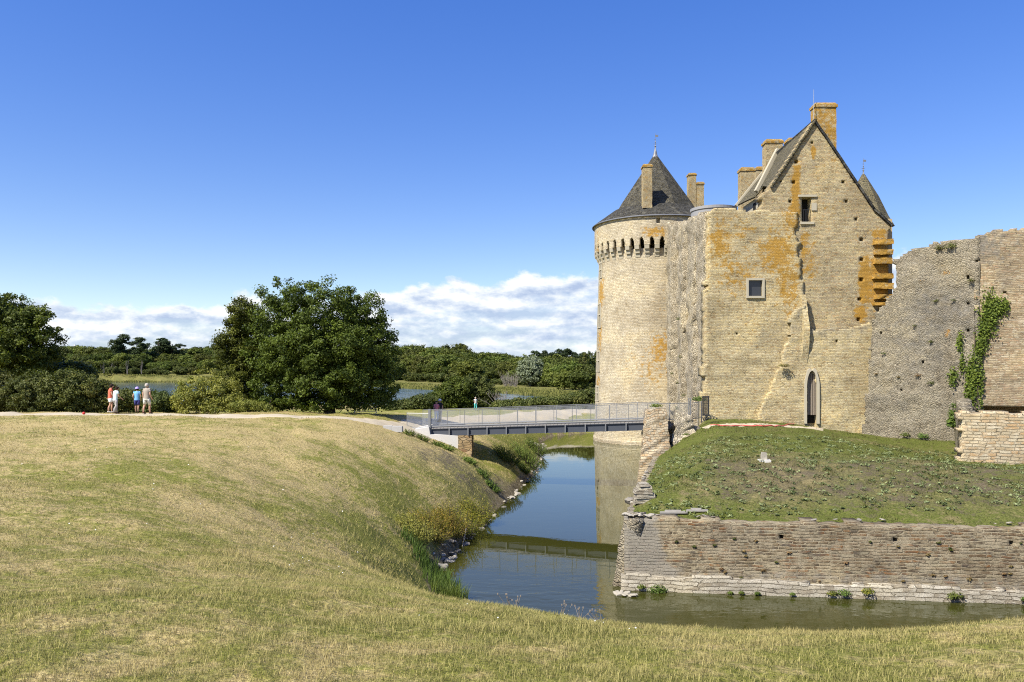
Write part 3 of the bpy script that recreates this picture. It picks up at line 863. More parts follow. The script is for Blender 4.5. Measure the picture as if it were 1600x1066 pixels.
def rubble_block(name, bottom, top, mat, parent=None, step=0.18, disp=0.05, seed=1, lich=-0.1, grey=-0.3, dscale=2.0, topbump=0.0):
    """a solid of rough masonry between a bottom and a top quad (each counter-clockwise from above, starting front left)"""
    b = [np.array(p, float) for p in bottom]; tp = [np.array(p, float) for p in top]
    V = []; FF = []; UVs = []; base = 0
    cen = sum(b + tp) / 8
    def patch(p00, p10, p11, p01, uo, uvspan, nz_):
        nonlocal base
        wu = max(np.linalg.norm(p10 - p00), np.linalg.norm(p11 - p01)); wz = max(np.linalg.norm(p01 - p00), np.linalg.norm(p11 - p10))
        a = max(1, int(round(wu / step))); c = max(1, int(round(wz / step)))
        s, t_ = np.meshgrid(np.linspace(0, 1, a + 1), np.linspace(0, 1, c + 1), indexing='ij')
        P = (p00[None, None] * ((1 - s) * (1 - t_))[..., None] + p10[None, None] * (s * (1 - t_))[..., None] + p11[None, None] * (s * t_)[..., None] + p01[None, None] * ((1 - s) * t_)[..., None])
        V.append(P.reshape(-1, 3)); UVs.append(np.stack([uo + s.ravel() * wu, p00[2] + t_.ravel() * wz + nz_], 1))
        I = np.arange(P.shape[0] * P.shape[1]).reshape(P.shape[:2]) + base
        FF.append(np.stack([I[:-1, :-1], I[1:, :-1], I[1:, 1:], I[:-1, 1:]], -1).reshape(-1, 4))
        base += P.shape[0] * P.shape[1]
    uo = seed * 3.1
    for i in range(4):
        j = (i + 1) % 4
        patch(b[i], b[j], tp[j], tp[i], uo, None, seed * 2.3); uo += np.linalg.norm(b[j] - b[i])
    patch(tp[0], tp[1], tp[2], tp[3], uo, None, 0)
    V = np.concatenate(V)
    # displacement depends only on position, so seams stay closed
    dx = (fbm(V[:, 0] * dscale + V[:, 2] * dscale * 1.7, V[:, 1] * dscale + V[:, 2] * 0.9, seed, 3) - 0.5) * 2 * disp
    dy = (fbm(V[:, 0] * dscale - V[:, 2] * dscale * 1.7 + 9, V[:, 1] * dscale + V[:, 2] * 1.1, seed + 7, 3) - 0.5) * 2 * disp
    dz = (fbm(V[:, 0] * dscale * 0.8 + 3, V[:, 1] * dscale * 0.8 + V[:, 2] * 0.4, seed + 9, 3) - 0.5) * 2 * (disp * 0.6 + topbump * (V[:, 2] > cen[2]))
    V = V + np.stack([dx, dy, dz], 1)
    n = len(V)
    me = mesh_np(name, V, np.concatenate(FF), False, np.concatenate(UVs), {'lichen': np.full(n, lich), 'grey': np.full(n, grey)})
    return link(name, me, parent, mat)

def spots(pl, lst, base=-0.3):
    """lichen field: (px, py, radius px u, radius px z, strength) patches in photo rows, turned into wall metres"""
    conv = []
    for px, py, ru, rz, s in lst:
        u, z = pl.pix(px, py); u1, _ = pl.pix(px + ru, py); _, z1 = pl.pix(px, py - rz)
        conv.append((u, z, abs(u1 - u), abs(z1 - z), s))
    def fn(U, Z):
        v = np.full(U.shape, base)
        for u, z, a, b, s in conv:
            v = np.maximum(v, base + (s - base) * np.exp(-(((U - u) / a) ** 2 + ((Z - z) / b) ** 2)))
        return v
    return fn

def holes_px(pl, lst):
    out = []
    for x0, y0, x1, y1, d in lst:
        a, c = pl.pix((x0 + x1) / 2, (y0 + y1) / 2)
        u0, zt = pl.pix(x0, y0); u1, zb = pl.pix(x1, y1)
        out.append((u0, u1, zb, zt, d))
    return out

# ---- front wall (pale, with the square window)
PA = Plane((12.5, 50.3), (19.4, 50.3))
oa = [(1097, 690), (1098, 640), (1103, 480), (1108, 332), (1118, 327), (1132, 325), (1150, 328), (1172, 330), (1200, 329), (1225, 332), (1244, 331), (1247, 350), (1241, 362), (1250, 378),
      (1245, 395), (1252, 410), (1250, 430), (1256, 445), (1256, 690)]
wa = thing('castle_wall', (15, 50.5, -0.7), 'pale beige front wall with a small square dark window and orange lichen', 'wall')
win = holes_px(PA, [(1169, 438, 1191, 463, 0.30)])
slab('wall', PA, [PA.pix(*p) for p in oa], 1.1, M['castle'], wa, 0.20, 0.13, win + holes_px(PA, [(1150, 520, 1153, 523, .3)]), 0.06, 1.1, 3,
     spots(PA, [(1125, 380, 28, 50, 0.62), (1160, 360, 50, 35, 0.40), (1215, 395, 46, 50, 0.66), (1240, 345, 34, 34, 0.58), (1150, 425, 60, 60, 0.46), (1232, 440, 34, 75, 0.56), (1180, 500, 80, 60, 0.26)], -0.06), wobble=0.5)
wf = MB()
u0, u1, zb, zt = win[0][:4]
def pbox(mb, pl, ua, ub, za, zc, n0, n1):
    q = [pl(np.array(a), np.array(z), np.array(n)) for z in (za, zc) for a, n in ((ua, n1), (ub, n1), (ub, n0), (ua, n0))]
    return mb.hexa(q[:4], q[4:])
fwid = 0.13
for a, b, c, d in ((u0 - fwid, u0 + .01, zb - fwid, zt + fwid), (u1 - .01, u1 + fwid, zb - fwid, zt + fwid), (u0 + .01, u1 - .01, zt - .01, zt + fwid), (u0 + .01, u1 - .01, zb - fwid, zb + .01)):
    pbox(wf, PA, a, b, c, d, -0.05, 0.10)
fr = wf.build('window_frame', M['dressed'], wa)
pbox(MB(), PA, u0, u1, zb, zt, -0.16, -0.13).build('pane', M['glass'], fr)

# torn stub at its right edge: it leans out towards the foot and shades the gable behind it
ua, ub = PA.pix(1249.5, 500)[0], PA.pix(1257.5, 500)[0]; za, zc = PA.pix(1255, 516)[1], PA.pix(1255, 461)[1]
fb = lambda u_, z_, n_: tuple(PA(np.array(u_), np.array(z_), np.array(n_)))
rubble_block('broken_stub', [fb(ua, za, .80), fb(ub, za, .88), fb(ub, za, -.4), fb(ua, za, -.4)], [fb(ua + .05, zc, .22), fb(ub - .02, zc, .28), fb(ub - .02, zc, -.4), fb(ua + .05, zc, -.4)], M['castle'], wa, .10, .045, 97, lich=-.05)
zf_ = PA.pix(1255, 610)[1]
rubble_block('broken_stub', [fb(ua - .12, zf_, .06), fb(ub, zf_, .08), fb(ub, zf_, -.4), fb(ua - .12, zf_, -.4)], [fb(ua, za, .80), fb(ub, za, .88), fb(ub, za, -.4), fb(ua, za, -.4)], M['castle'], wa, .10, .045, 97, lich=-.05)

# ---- broken side wall running back to the tower
PL = Plane((15.35, 77.0), (12.70, 50.95))
L = PL.len
def lz(t, py):
    Y = PL.p0[1] + (1 - t) * 0 + PL.d[1] * (L * (1 - t))
    return (L * (1 - t), CZ - (py - HY) / F * Y)
ol = [(-0.2, -6.5), lz(1.0, 350), lz(0.93, 356), lz(0.86, 350), lz(0.75, 358), lz(0.66, 350), lz(0.56, 354), lz(0.46, 346), lz(0.36, 349), lz(0.28, 341), lz(0.18, 340), lz(0.1, 333), lz(0.04, 332), lz(0.0, 332), (L, -6.5)]
wl = thing('broken_wall', (13.8, 63, -5), 'ragged side wall of torn rubble between the round tower and the front wall', 'wall')
def ridges(U, Z): return -0.25 + 0.5 * (fbm(U * 0.35, Z * 0.12, 77, 2) > 0.58)
slab('wall', PL, ol, 1.4, M['core'], wl, 0.30, 0.22, [(L * 0.62, L * 0.62 + 0.5, 6.0, 7.1, .5), (L * 0.70, L * 0.70 + .5, 9.6, 10.4, .5), (L * .8, L * .8 + .4, 2.6, 3.3, .5)], 0.27, 0.55, 11,
     lambda U, Z: -0.25 + 0.45 * sstep(9, 13, Z) * sstep(L * .3, L, U), ridges, course=0.05)
# projecting broken jambs on it
for tt, dz0, dz1, w_ in ((0.36, -5, 13.4, 0.55), (0.62, -5, 14.2, 0.7), (0.14, -3, 12.2, 0.4)):
    c = PL(np.array(L * (1 - tt)), np.array(0.0), np.array(0.0))
    n = np.array([PL.n[0], PL.n[1], 0]); d = np.array([PL.d[0], PL.d[1], 0])
    q = [c - d * .5 + n * w_ * 1.0, c + d * .5 + n * w_ * 1.0, c + d * .6 - n * .3, c - d * .6 - n * .3]
    rubble_block('broken_jamb', [p + np.array([0, 0, dz0]) for p in q], [p * np.array([1, 1, 0]) + np.array([0, 0, dz1]) - n * .25 for p in q], M['core'], wl, 0.25, 0.22, int(tt * 100), grey=0.1)

# ---- gabled house
PB = Plane((16.2, 50.45), (25.4, 50.42))
ob = [(1187, 690), (1187, 332), (1190, 318), (1188, 306), (1197, 300), (1205, 291), (1240, 238), (1273, 187.5), (1303, 234), (1331, 277), (1351, 307), (1365, 325), (1379, 340.5), (1392, 352), (1389, 362), (1389, 690)]
gh = thing('gabled_house', (20.5, 55, -0.7), 'tall stone house with a steep gable, dark slit window and orange lichen streaks', 'house')
put = [(1267, 221, 1271, 225), (1241, 250, 1247, 256), (1236, 283, 1243, 288), (1315, 282, 1320, 287), (1232, 311, 1237, 317), (1320, 312, 1325, 317), (1335, 340, 1340, 345),
       (1343, 372, 1349, 377), (1343, 403, 1348, 408), (1343, 434, 1349, 440), (1340, 465, 1346, 470), (1339, 497, 1344, 502), (1218, 282, 1222, 285)]
slit = holes_px(PB, [(1253, 308, 1268, 347, 0.75)])
lg = spots(PB, [(1243, 300, 10, 60, 0.85), (1246, 270, 8, 30, 0.8), (1271, 238, 6, 14, 0.9), (1242, 330, 14, 20, 0.8), (1258, 385, 14, 45, 0.6), (1275, 270, 10, 26, 0.42), (1300, 330, 60, 60, 0.30), (1265, 410, 30, 70, 0.48), (1300, 250, 30, 50, 0.32), (1230, 340, 20, 30, .45), (1352, 440, 16, 60, 0.85), (1375, 430, 20, 70, 0.95),
                (1372, 365, 20, 14, 0.7), (1345, 490, 14, 20, 0.85), (1340, 360, 6, 40, .4)], -0.22)
slab('wall', PB, [PB.pix(*p) for p in ob], 0.9, M['gable'], gh, 0.15, 0.10, slit + holes_px(PB, [p + (0.45,) for p in put]), 0.035, 1.4, 5, lg, wobble=0.15)
# window dressings and the railing in the slit window
su0, su1, szb, szt = slit[0][:4]
wn = MB()
pbox(wn, PB, su0 - .25, su1 + .32, szt, szt + .14, -0.05, 0.09)
wn.build('window_lintel', M['dressed'], gh)
wn = MB(); pbox(wn, PB, su0 - .12, su1 + .15, szb - .16, szb, -.05, .10); wn.build('window_sill', M['dressed'], gh)
wn = MB(); pbox(wn, PB, su1, su1 + .32, szb + .75, szb + 1.25, -.05, .06); wn.build('jamb_stone', M['dressed'], gh)
rb = MB()
for k in range(6):
    a = su0 + (su1 - su0) * (k + .5) / 6
    pbox(rb, PB, a - .012, a + .012, szb, szb + .82, -.14, -.11)
pbox(rb, PB, su0, su1, szb + .80, szb + .84, -.145, -.105)
rb.build('window_railing', M['iron'], gh)
pbox(MB(), PB, su0 + .02, su1 - .02, szb + .02, szt - .02, -.70, -.66).build('window_pane', M['dark'], gh)
# toothing stones at the right corner
for k, (ya, yb) in enumerate(((375, 383), (391, 399), (404, 413), (428, 436), (443, 452), (461, 468), (473, 478))):
    a, zt_ = PB.pix(1363 + (k % 3), ya); b, zb_ = PB.pix(1391, yb)
    qb = [PB(np.array(u_), np.array(zb_), np.array(n_)) for u_, n_ in ((a, .30 + .05 * (k % 2)), (b, .42), (b, -.1), (a, -.1))]
    qt = [p * np.array([1, 1, 0]) + np.array([0, 0, zt_]) for p in qb]
    rubble_block('toothing_stone', qb, qt, M['gable'], gh, 0.08, 0.09, 60 + k, lich=0.62)

def roof_quad(name, pts, th, mat, parent, lich=0.0, n=26):
    """a slated slope: pts eave-front, eave-back, ridge-back, ridge-front"""
    p = [np.array(q, float) for q in pts]
    nrm = np.cross(p[1] - p[0], p[3] - p[0]); nrm /= np.linalg.norm(nrm)
    if nrm[2] < 0: nrm = -nrm
    s, t_ = np.meshgrid(np.linspace(0, 1, n), np.linspace(0, 1, n), indexing='ij')
    P = (p[0] * ((1 - s) * (1 - t_))[..., None] + p[1] * (s * (1 - t_))[..., None] + p[2] * (s * t_)[..., None] + p[3] * ((1 - s) * t_)[..., None])
    P = P + nrm * ((fbm(s * 9, t_ * 9, 5, 3) - .5) * 0.06)[..., None]
    Q = P - nrm * th
    wu = np.linalg.norm(p[1] - p[0]); wv_ = np.linalg.norm(p[3] - p[0])
    uv = np.stack([s.ravel() * wu, t_.ravel() * wv_], 1)
    I = np.arange(n * n).reshape(n, n); q = np.stack([I[:-1, :-1], I[1:, :-1], I[1:, 1:], I[:-1, 1:]], -1).reshape(-1, 4)
    rim = []
    for a in (I[0, :], I[-1, :], I[:, 0], I[:, -1]):
        rim.append(np.stack([a[:-1], a[1:], a[1:] + n * n, a[:-1] + n * n], -1))
    fcs = np.concatenate([q, q[:, ::-1] + n * n] + rim)
    me = mesh_np(name, np.concatenate([P.reshape(-1, 3), Q.reshape(-1, 3)]), fcs, False, np.concatenate([uv, uv]), {'lichen': np.full(2 * n * n, lich)})
    return link(name, me, parent, mat)

def bpt(px, py, off=0.0):
    u, z = PB.pix(px, py)
    return PB(np.array(u), np.array(z), np.array(off))
rdg = np.array([0.02, 1.0, 0]); 
apex = bpt(1273, 186, 0.14); efl = bpt(1202, 293, 0.14)
rf = roof_quad('roof', [efl, np.array([18.75, 57.6, 16.35]), apex + rdg * 7.6 + np.array([.1, 0, 0]), apex], 0.15, M['slate'], gh, 0.5)
# right slope, in two pitches, follows the verge
er = bpt(1366, 325, 0.14); e2 = bpt(1395, 352, 0.14)
roof_quad('roof', [er + rdg * 8, er, apex, apex + rdg * 8], 0.15, M['slate'], gh)
roof_quad('roof', [e2 + rdg * 8, e2, er, er + rdg * 8], 0.15, M['slate'], gh)
# pale stone copings at the back of the left slopes
cp = MB(); cp.bar((17.45 + .95, 57.9, 16.0), apex + rdg * 7.9 + np.array([.1, 0, .22]), 0.34, 0.24); cp.build('coping', M['dressed'], gh)
# second roof, further back and lower
roof_quad('roof', [(18.2, 57.7, 15.55), (18.05, 61.5, 15.75), (20.4, 61.5, 18.65), (20.6, 57.7, 18.5)], 0.10, M['slate'], gh, 0.5)
cp = MB(); cp.bar((18.0, 61.7, 15.7), (20.35, 61.7, 18.6), 0.32, 0.26); cp.build('coping', M['dressed'], gh)
lw = MB(); lw.box((18.85, 59.6, 7.4), (0.6, 4.0, 16.4)); lw.build('side_wall', M['dressed'], gh)
MB().box((18.53, 58.7, 15.0), (0.06, 0.55, 0.6)).build('window_pane', M['dark'], gh)
bw = MB(); bw.box((22.6, 58.6, 6.2), (7.0, 0.5, 13.8)); bw.build('rear_wall', M['gable'], gh)
MB().box((25.0, 54.8, 6), (.5, 7.6, 13.2)).build('side_wall', M['gable'], gh)

def chimney(name, x0, x1, ytop, ybot, Y, depth, parent, seed, lich=0.28):
    a = at(x0, ytop, Y); b = at(x1, ytop, Y); c = at(x0, ybot, Y)
    x0, x1, zt_, zb_ = a.x, b.x, a.z, c.z
    ch = 0.32
    q = lambda z, g=0.0: [(x0 - g, Y - g, z), (x1 + g, Y - g, z), (x1 + g, Y + depth + g, z), (x0 - g, Y + depth + g, z)]
    o = rubble_block(name, q(zb_), q(zt_ - ch), M['gable'], parent, 0.2, 0.03, seed, lich)
    rubble_block('chimney_cap', q(zt_ - ch, .07), q(zt_ - ch * .45, .07), M['gable'], o, 0.2, 0.02, seed + 1, 0.5)
    rubble_block('chimney_cap', q(zt_ - ch * .45, .03), q(zt_, -.06), M['gable'], o, 0.2, 0.02, seed + 2, 0.5)
    return o
chimney('chimney', 1273.5, 1307, 160, 330, 52.4, 0.75, gh, 31, 0.52)
chimney('chimney', 1197, 1223, 217, 300, 59.4, 0.9, gh, 34)
chimney('chimney', 1232, 1246, 215, 300, 63.0, 0.9, gh, 37)
chimney('chimney', 1158, 1179, 261, 340, 63.5, 0.9, gh, 40)
chimney('chimney', 1182, 1196, 260, 340, 65.5, 0.9, gh, 43)
MB().tube([at(1271.5, 215, 52.2), at(1271.5, 140, 52.2)], [.03, .012], 6).build('lightning_rod', M['galv'], gh)
# corner stair turret with its slate cone
def cone_roof(name, c, prof, seg, mat, parent, rot=0.0, lich=0.0):
    """faceted roof; prof (radius, z); uv in metres"""
    V = []; UVs = []; FF = []
    for k in range(seg):
        a0 = 2 * math.pi * k / seg + rot; a1 = 2 * math.pi * (k + 1) / seg + rot
        dist = 0
        for i in range(len(prof) - 1):
            (r0, z0), (r1, z1) = prof[i], prof[i + 1]
            sub = 5
            sl = math.hypot(r1 - r0, z1 - z0)
            for s in range(sub):
                ra, za = r0 + (r1 - r0) * s / sub, z0 + (z1 - z0) * s / sub
                rb_, zb_ = r0 + (r1 - r0) * (s + 1) / sub, z0 + (z1 - z0) * (s + 1) / sub
                o = len(V)
                for r, z, a in ((ra, za, a0), (ra, za, a1), (rb_, zb_, a1), (rb_, zb_, a0)):
                    V.append((c[0] + r * math.cos(a), c[1] + r * math.sin(a), z))
                da, db = dist + sl * s / sub, dist + sl * (s + 1) / sub
                wa_, wb_ = ra * (a1 - a0) / 2, rb_ * (a1 - a0) / 2
                mid = (a0 + a1) / 2 * prof[0][0]
                UVs += [(mid - wa_, da), (mid + wa_, da), (mid + wb_, db), (mid - wb_, db)]
                FF.append((o, o + 1, o + 2, o + 3))
            dist += sl
    me = mesh_np(name, V, np.array(FF), False, UVs, {'lichen': np.full(len(V), lich)})
    return link(name, me, parent, mat)
tcx, tcy = at(1351, 352, 54)[0], 54.2
slab('turret', Drum((tcx, tcy), 1.55), None, .3, M['gable'], gh, .25, .2, (), .02, 1.0, 33, bounds=(-4.87, 4.87, -1, 12.75), jit=.2)
cone_roof('turret_roof', (tcx, tcy), [(2.0, 12.55), (1.6, 13.3), (1.0, 14.7), (0.10, 16.35)], 8, M['slate'], gh, 0.3, 0.6)
def finial(c, z, s, mat, parent, name='finial'):
    mb = MB()
    mb.lathe((c[0], c[1], z), [(.16 * s, 0), (.10 * s, .25 * s), (.05 * s, .5 * s), (.11 * s, .6 * s), (.04 * s, .72 * s), (.03 * s, 1.0 * s), (.07 * s, 1.08 * s), (.02 * s, 1.18 * s), (.015 * s, 2.0 * s)], 8)
    mb.box((c[0] + .16 * s, c[1], z + 1.72 * s), (.30 * s, .02, .22 * s))
    for k in (0, 1):
        mb.box((c[0], c[1], z + .86 * s), (.42 * s, .03 * s, .03 * s), k * math.pi / 2)
    mb.box((c[0] - .03 * s, c[1], z + 1.35 * s), (.2 * s, .025 * s, .03 * s))
    return mb.build(name, mat, parent)
finial((tcx, tcy), 16.25, 0.62, M['lead'], gh)

# ---- low wall with the pointed gateway
PC = Plane((15.4, 50.14), (22.9, 49.5))
oc = [(1172, 690), (1180, 662), (1188, 642), (1198, 618), (1208, 596), (1214, 582), (1224, 572), (1222, 556), (1228, 545), (1233, 530), (1236, 512), (1234, 500), (1239, 488), (1247, 482), (1257, 478), (1259, 500), (1262, 514),
      (1285, 516), (1305, 511), (1325, 514), (1345, 509), (1366, 504), (1368, 690)]
wc = thing('gateway_wall', (19, 49.9, -0.8), 'lower stone wall with a pointed arched gateway between gabled house and grey rampart', 'wall')
dl, dtop = PC.pix(1260, 579); dr, dbot = PC.pix(1276, 662)
_, dspr = PC.pix(1268, 602)
dm = (dl + dr) / 2; hw = (dr - dl) / 2
def arch(U, Z):
    k = np.clip((Z - dspr) / (dtop - dspr), 0, 1)
    return (np.abs(U - dm) < hw * np.sqrt(np.clip(1 - k ** 1.6, 0, 1)) + 1e-6) & (Z > dbot - 1) & (Z < dtop)
slab('wall', PC, [PC.pix(*p) for p in oc], 0.62, M['castle'], wc, 0.13, 0.10, [(arch, 0.5)] + holes_px(PC, [(1306, 531, 1309, 535, .3)]), 0.09, 0.9, 8,
     lambda U, Z: np.full(U.shape, -0.22), lambda U, Z: -0.05 + 0.55 * sstep(3.0, 5.2, Z) + 0.0 * U)
sr = MB()
ap = []
for k in range(0, 9):
    zz = dbot + (dspr - dbot) * k / 8; ap.append((1.0, zz))
for k in range(1, 9):
    q_ = k / 8.0; ap.append((math.sqrt(max(0, 1 - q_ ** 1.6)), dspr + (dtop - dspr) * q_))
for s in (-1, 1):
    for (w0, z0_), (w1, z1_) in zip(ap[:-1], ap[1:]):
        a0, a1 = dm + s * hw * w0, dm + s * hw * w1
        b0, b1 = dm + s * (hw * w0 + .15), dm + s * (hw * w1 + .15)
        z1o = z1_ + (.14 if w1 < .6 else 0); z0o = z0_ + (.14 if w0 < .6 else 0)
        pts = [PC(np.array(u_), np.array(z_), np.array(n_)) for n_ in (.14, -.1) for u_, z_ in ((a0, z0_), (b0, z0o), (b1, z1o), (a1, z1_))]
        sr.add(pts, [(0, 1, 2, 3), (7, 6, 5, 4), (0, 4, 5, 1), (1, 5, 6, 2), (2, 6, 7, 3), (3, 7, 4, 0)])
sr.build('door_surround', M['dressed'], wc)
gt = MB()
for k in range(6):
    a = dm - hw + 2 * hw * (k + .5) / 6
    kk = abs(a - dm) / hw
    zt_ = dspr + (dtop - dspr) * max(0, 1 - kk * kk) ** (1 / 1.6) - .04
    pbox(gt, PC, a - .035, a + .035, dbot + .55, zt_, -.20, -.15)
for zz in (dbot + .9, dbot + 1.7, dbot + 2.5):
    pbox(gt, PC, dm - hw, dm + hw, zz, zz + .07, -.24, -.20)
gt.build('barred_gate', M['oldwood'], wc)
pbox(MB(), PC, dm - hw, dm + hw, dbot, dtop - .02, -.485, -.47).build('door_void', M['dark'], wc)

# ---- grey rampart and the brown wall beyond its joint
PD = Plane((21.9, 49.3), (27.35, 45.0))
od = [(1346, 712), (1349, 660), (1356, 600), (1362, 520), (1362, 500), (1368, 488), (1377, 478), (1385, 470), (1393, 458), (1400, 446), (1403, 432), (1398, 425), (1399, 410), (1408, 404), (1411, 396), (1424, 388), (1436, 386), (1452, 381),
      (1478, 376), (1500, 375), (1531, 368), (1531, 712)]
wd = thing('rampart', (24.6, 47, -1.5), 'dark grey lichen-spotted rampart with a ragged broken top, left of the ivy', 'wall')
slab('wall', PD, [PD.pix(*p) for p in od], 1.6, M['rampart'], wd, 0.20, 0.14, holes_px(PD, [(1508, 430, 1514, 436, .5), (1511, 472, 1515, 476, .3), (1510, 515, 1515, 519, .3), (1500, 574, 1505, 579, .3), (1440, 563, 1444, 568, .3),
     (1406, 607, 1410, 611, .3), (1374, 518, 1378, 522, .3)]), 0.16, 0.6, 14,
     spots(PD, [(1475, 425, 25, 30, 0.3), (1480, 520, 8, 15, 0.55), (1440, 440, 30, 20, .2)], -0.25), lambda U, Z: -0.02 + 0.46 * sstep(0.0, 3, Z) * (0.55 + 0.45 * sstep(9, 6, Z)) + 0.5 * (fbm(U * .5, Z * .5, 88, 3) - .5), course=0.03)
PE = Plane((27.25, 45.10), (34.0, 42.2))
oe = [(1522, 700), (1524, 368), (1545, 367), (1546, 361), (1575, 362), (1600, 359), (1640, 356), (1700, 350), (1700, 715)]
we = thing('rampart', (29.5, 44.5, -1.5), 'warm brown rubble rampart wall above a dark recess, right of the ivy', 'wall')
slab('wall', PE, [PE.pix(*p) for p in oe], 2.6, M['brown'], we, 0.20, 0.13, holes_px(PE, [(1537, 635, 1690, 668, 2.2), (1567, 455, 1573, 458, .4)]), 0.07, 0.9, 16, None, lambda U, Z: -0.15 + 0.5 * sstep(7.5, 10, Z) + 0.35 * sstep(3.0, 0.0, U) + 0.5 * (fbm(U * .5, Z * .5, 99, 3) - .5), course=0.03)

# ---- low dry-stone wall in front of the recess
PF = Plane((22.55, 38.5), (33.5, 36.0))
of = [(1498, 722), (1500, 646), (1530, 645), (1560, 644), (1600, 646), (1660, 644), (1700, 650), (1700, 760)]
wfl = thing('low_wall', (26, 38, -1.9), 'low pale dry-stone wall with a corner, on the mound below the brown rampart', 'wall')
def nodisp(): return None
ofu = [PF.pix(*p) for p in of]; ofu = [(u_, z_ - (.5 if i in (0, 7) else 0)) for i, (u_, z_) in enumerate(ofu)]
slab('wall', PF, ofu, 0.7, M['pale'], wfl, 0.16, 0.11, (), 0.04, 1.5, 18, course=0.02)
PR = Plane((25.5, 44.2), (22.86, 39.22))
slab('return_wall', PR, [(0, -2.6), (0, 0.95), (1.5, 0.9), (3.0, 0.72), (PR.len - .05, 0.48), (PR.len - .05, -2.6)], 0.7, M['rampart'], wfl, 0.2, 0.14, (), 0.05, 1.2, 19)

# ---- moat retaining wall
e1 = np.array([13.05, -1.6]); e1 = e1 / np.hypot(*e1)
PM = Plane((3.95, 27.05), (48.0, 27.05 - 44.05 * 1.6 / 13.05), 0.16, -2.62)
ML = PM.len
mw = thing('moat_wall', (10, 26.5, -5), 'long brown schist moat wall with pale base stones standing in the water', 'retaining wall')
drain = holes_px(PM, [(1217, 835, 1224, 842, .35), (1394, 839, 1402, 847, .35), (1575, 844, 1582, 851, .35)])
ragtop = [(0, -5.4)] + [(0, -2.58)] + [(a, -2.62 + 0.10 * (vnoise(np.array([a * 1.3]), np.array([3.0]), 5)[0] - .5) + .02 * math.sin(a)) for a in np.arange(0.3, ML, 0.35)] + [(ML, -2.6), (ML, -5.4)]
slab('wall', PM, ragtop, 0.8, M['moatwall'], mw, 0.16, 0.09, drain, 0.02, 1.2, 23, spots(PM, [(1400, 880, 200, 15, 0.0)], -0.28), lambda U, Z: -0.05 + 0.95 * sstep(1.75, 0.95, U + 0.25 * (Z + 3.5)) + 0.55 * sstep(-4.0, -4.35, Z) + 0.25 * sstep(-2.75, -2.6, Z), course=0.008, wobble=0.25)
PMb = Plane(tuple(PM.p0 + PM.n * 0.13 - PM.d * 0.12), tuple(PM.p0 + PM.n * 0.13 + PM.d * 40), 0.16, -2.62)
slab('base_course', PMb, [(0, -5.5), (0, -4.45), (.9, -4.42), (1.0, -4.52), (2.2, -4.53), (2.3, -4.46), (5, -4.5), (5.1, -4.55), (9, -4.52), (14, -4.58), (40, -4.55), (40, -5.5)], 0.5, M['whitebase'], mw, 0.17, 0.09, (), 0.03, 1.1, 25,
     grey=lambda U, Z: -0.1 + 0.3 * sstep(-4.8, -5.0, Z), course=0.02)
PMf = Plane(tuple(PM.p0 + PM.n * 0.30 + PM.d * .9), tuple(PM.p0 + PM.n * 0.30 + PM.d * 40), 0.05, -5)
slab('footing', PMf, [(0, -5.6), (0, -4.93), (4, -4.90), (7, -4.95), (12, -4.90), (40, -4.95), (40, -5.6)], 0.4, M['whitebase'], mw, 0.2, 0.1, (), 0.06, 0.9, 26, course=0.04)
# coping of loose flat stones along the edge
# the side that runs back along the moat
PS = Plane((8.6, 46.6), (3.92, 27.02), 0.16, -2.62)
zl_pts = [(PS.len * (1 - (y_ - 27.02) / 19.58), z_) for y_, z_ in ((46.6, -2.55), (44, -2.6), (41, -2.62), (37.6, -2.62), (32, -2.6), (27.02, -2.58))]
slab('side_wall', PS, [(0, -5.5)] + zl_pts + [(PS.len, -5.5)], 0.7, M['rampart'], mw, 0.14, 0.09, (), 0.03, 0.9, 27, grey=lambda U, Z: np.full(U.shape, 0.1), course=0.04)

# ---- round tower
TC = (15.3, 82.0)
tw = thing('round_tower', (TC[0], TC[1], -5), 'round tower with stone corbels and a dark slate cone roof, rising from the moat', 'tower')
PT = Drum(TC, 6.22, 0.028, 5.0)
CIR = 2 * math.pi
def tl(U, Z):
    a = U / 6.28
    v = np.full(U.shape, -0.02)
    for a0, z0_, ra, rz, s in ((-0.20, 2.7, 0.40, 3.4, 0.42), (-0.10, 4.6, 0.26, 2.4, 0.58), (-0.55, 3.0, 0.35, 3.0, 0.30), (-0.1, 9.0, 0.25, 3.0, 0.26), (0.1, 12, .3, 2, .0), (-1.35, 10.5, .18, 2.2, 0.7), (-1.35, 6, .14, 2.5, 0.6), (-1.4, 1, .15, 1.5, 0.6), (-0.08, -3.2, .2, 1.0, .45), (.5, 11, .1, 3, .3)):
        v = np.maximum(v, -0.02 + (s + 0.02) * np.exp(-((a - a0) / ra) ** 2 - ((Z - z0_) / rz) ** 2))
    return v
hf = math.pi * 6.28
wz = []
for zc_, hh in ((13.0, 1.5), (8.2, 2.4), (3.4, 2.0), (0.0, 1.4)):
    aa = -1.42
    wz.append((6.28 * aa - .55, 6.28 * aa + .55, zc_ - hh / 2, zc_ + hh / 2, .5))
slab('tower_wall', PT, None, 1.0, M['tower'], tw, 0.34, 0.26, wz, 0.03, 0.8, 29, tl, bounds=(-hf, hf, -6.0, 14.6), jit=0.2, grey=lambda U, Z: -0.4 + 0.55 * sstep(-4.2, -4.9, Z))
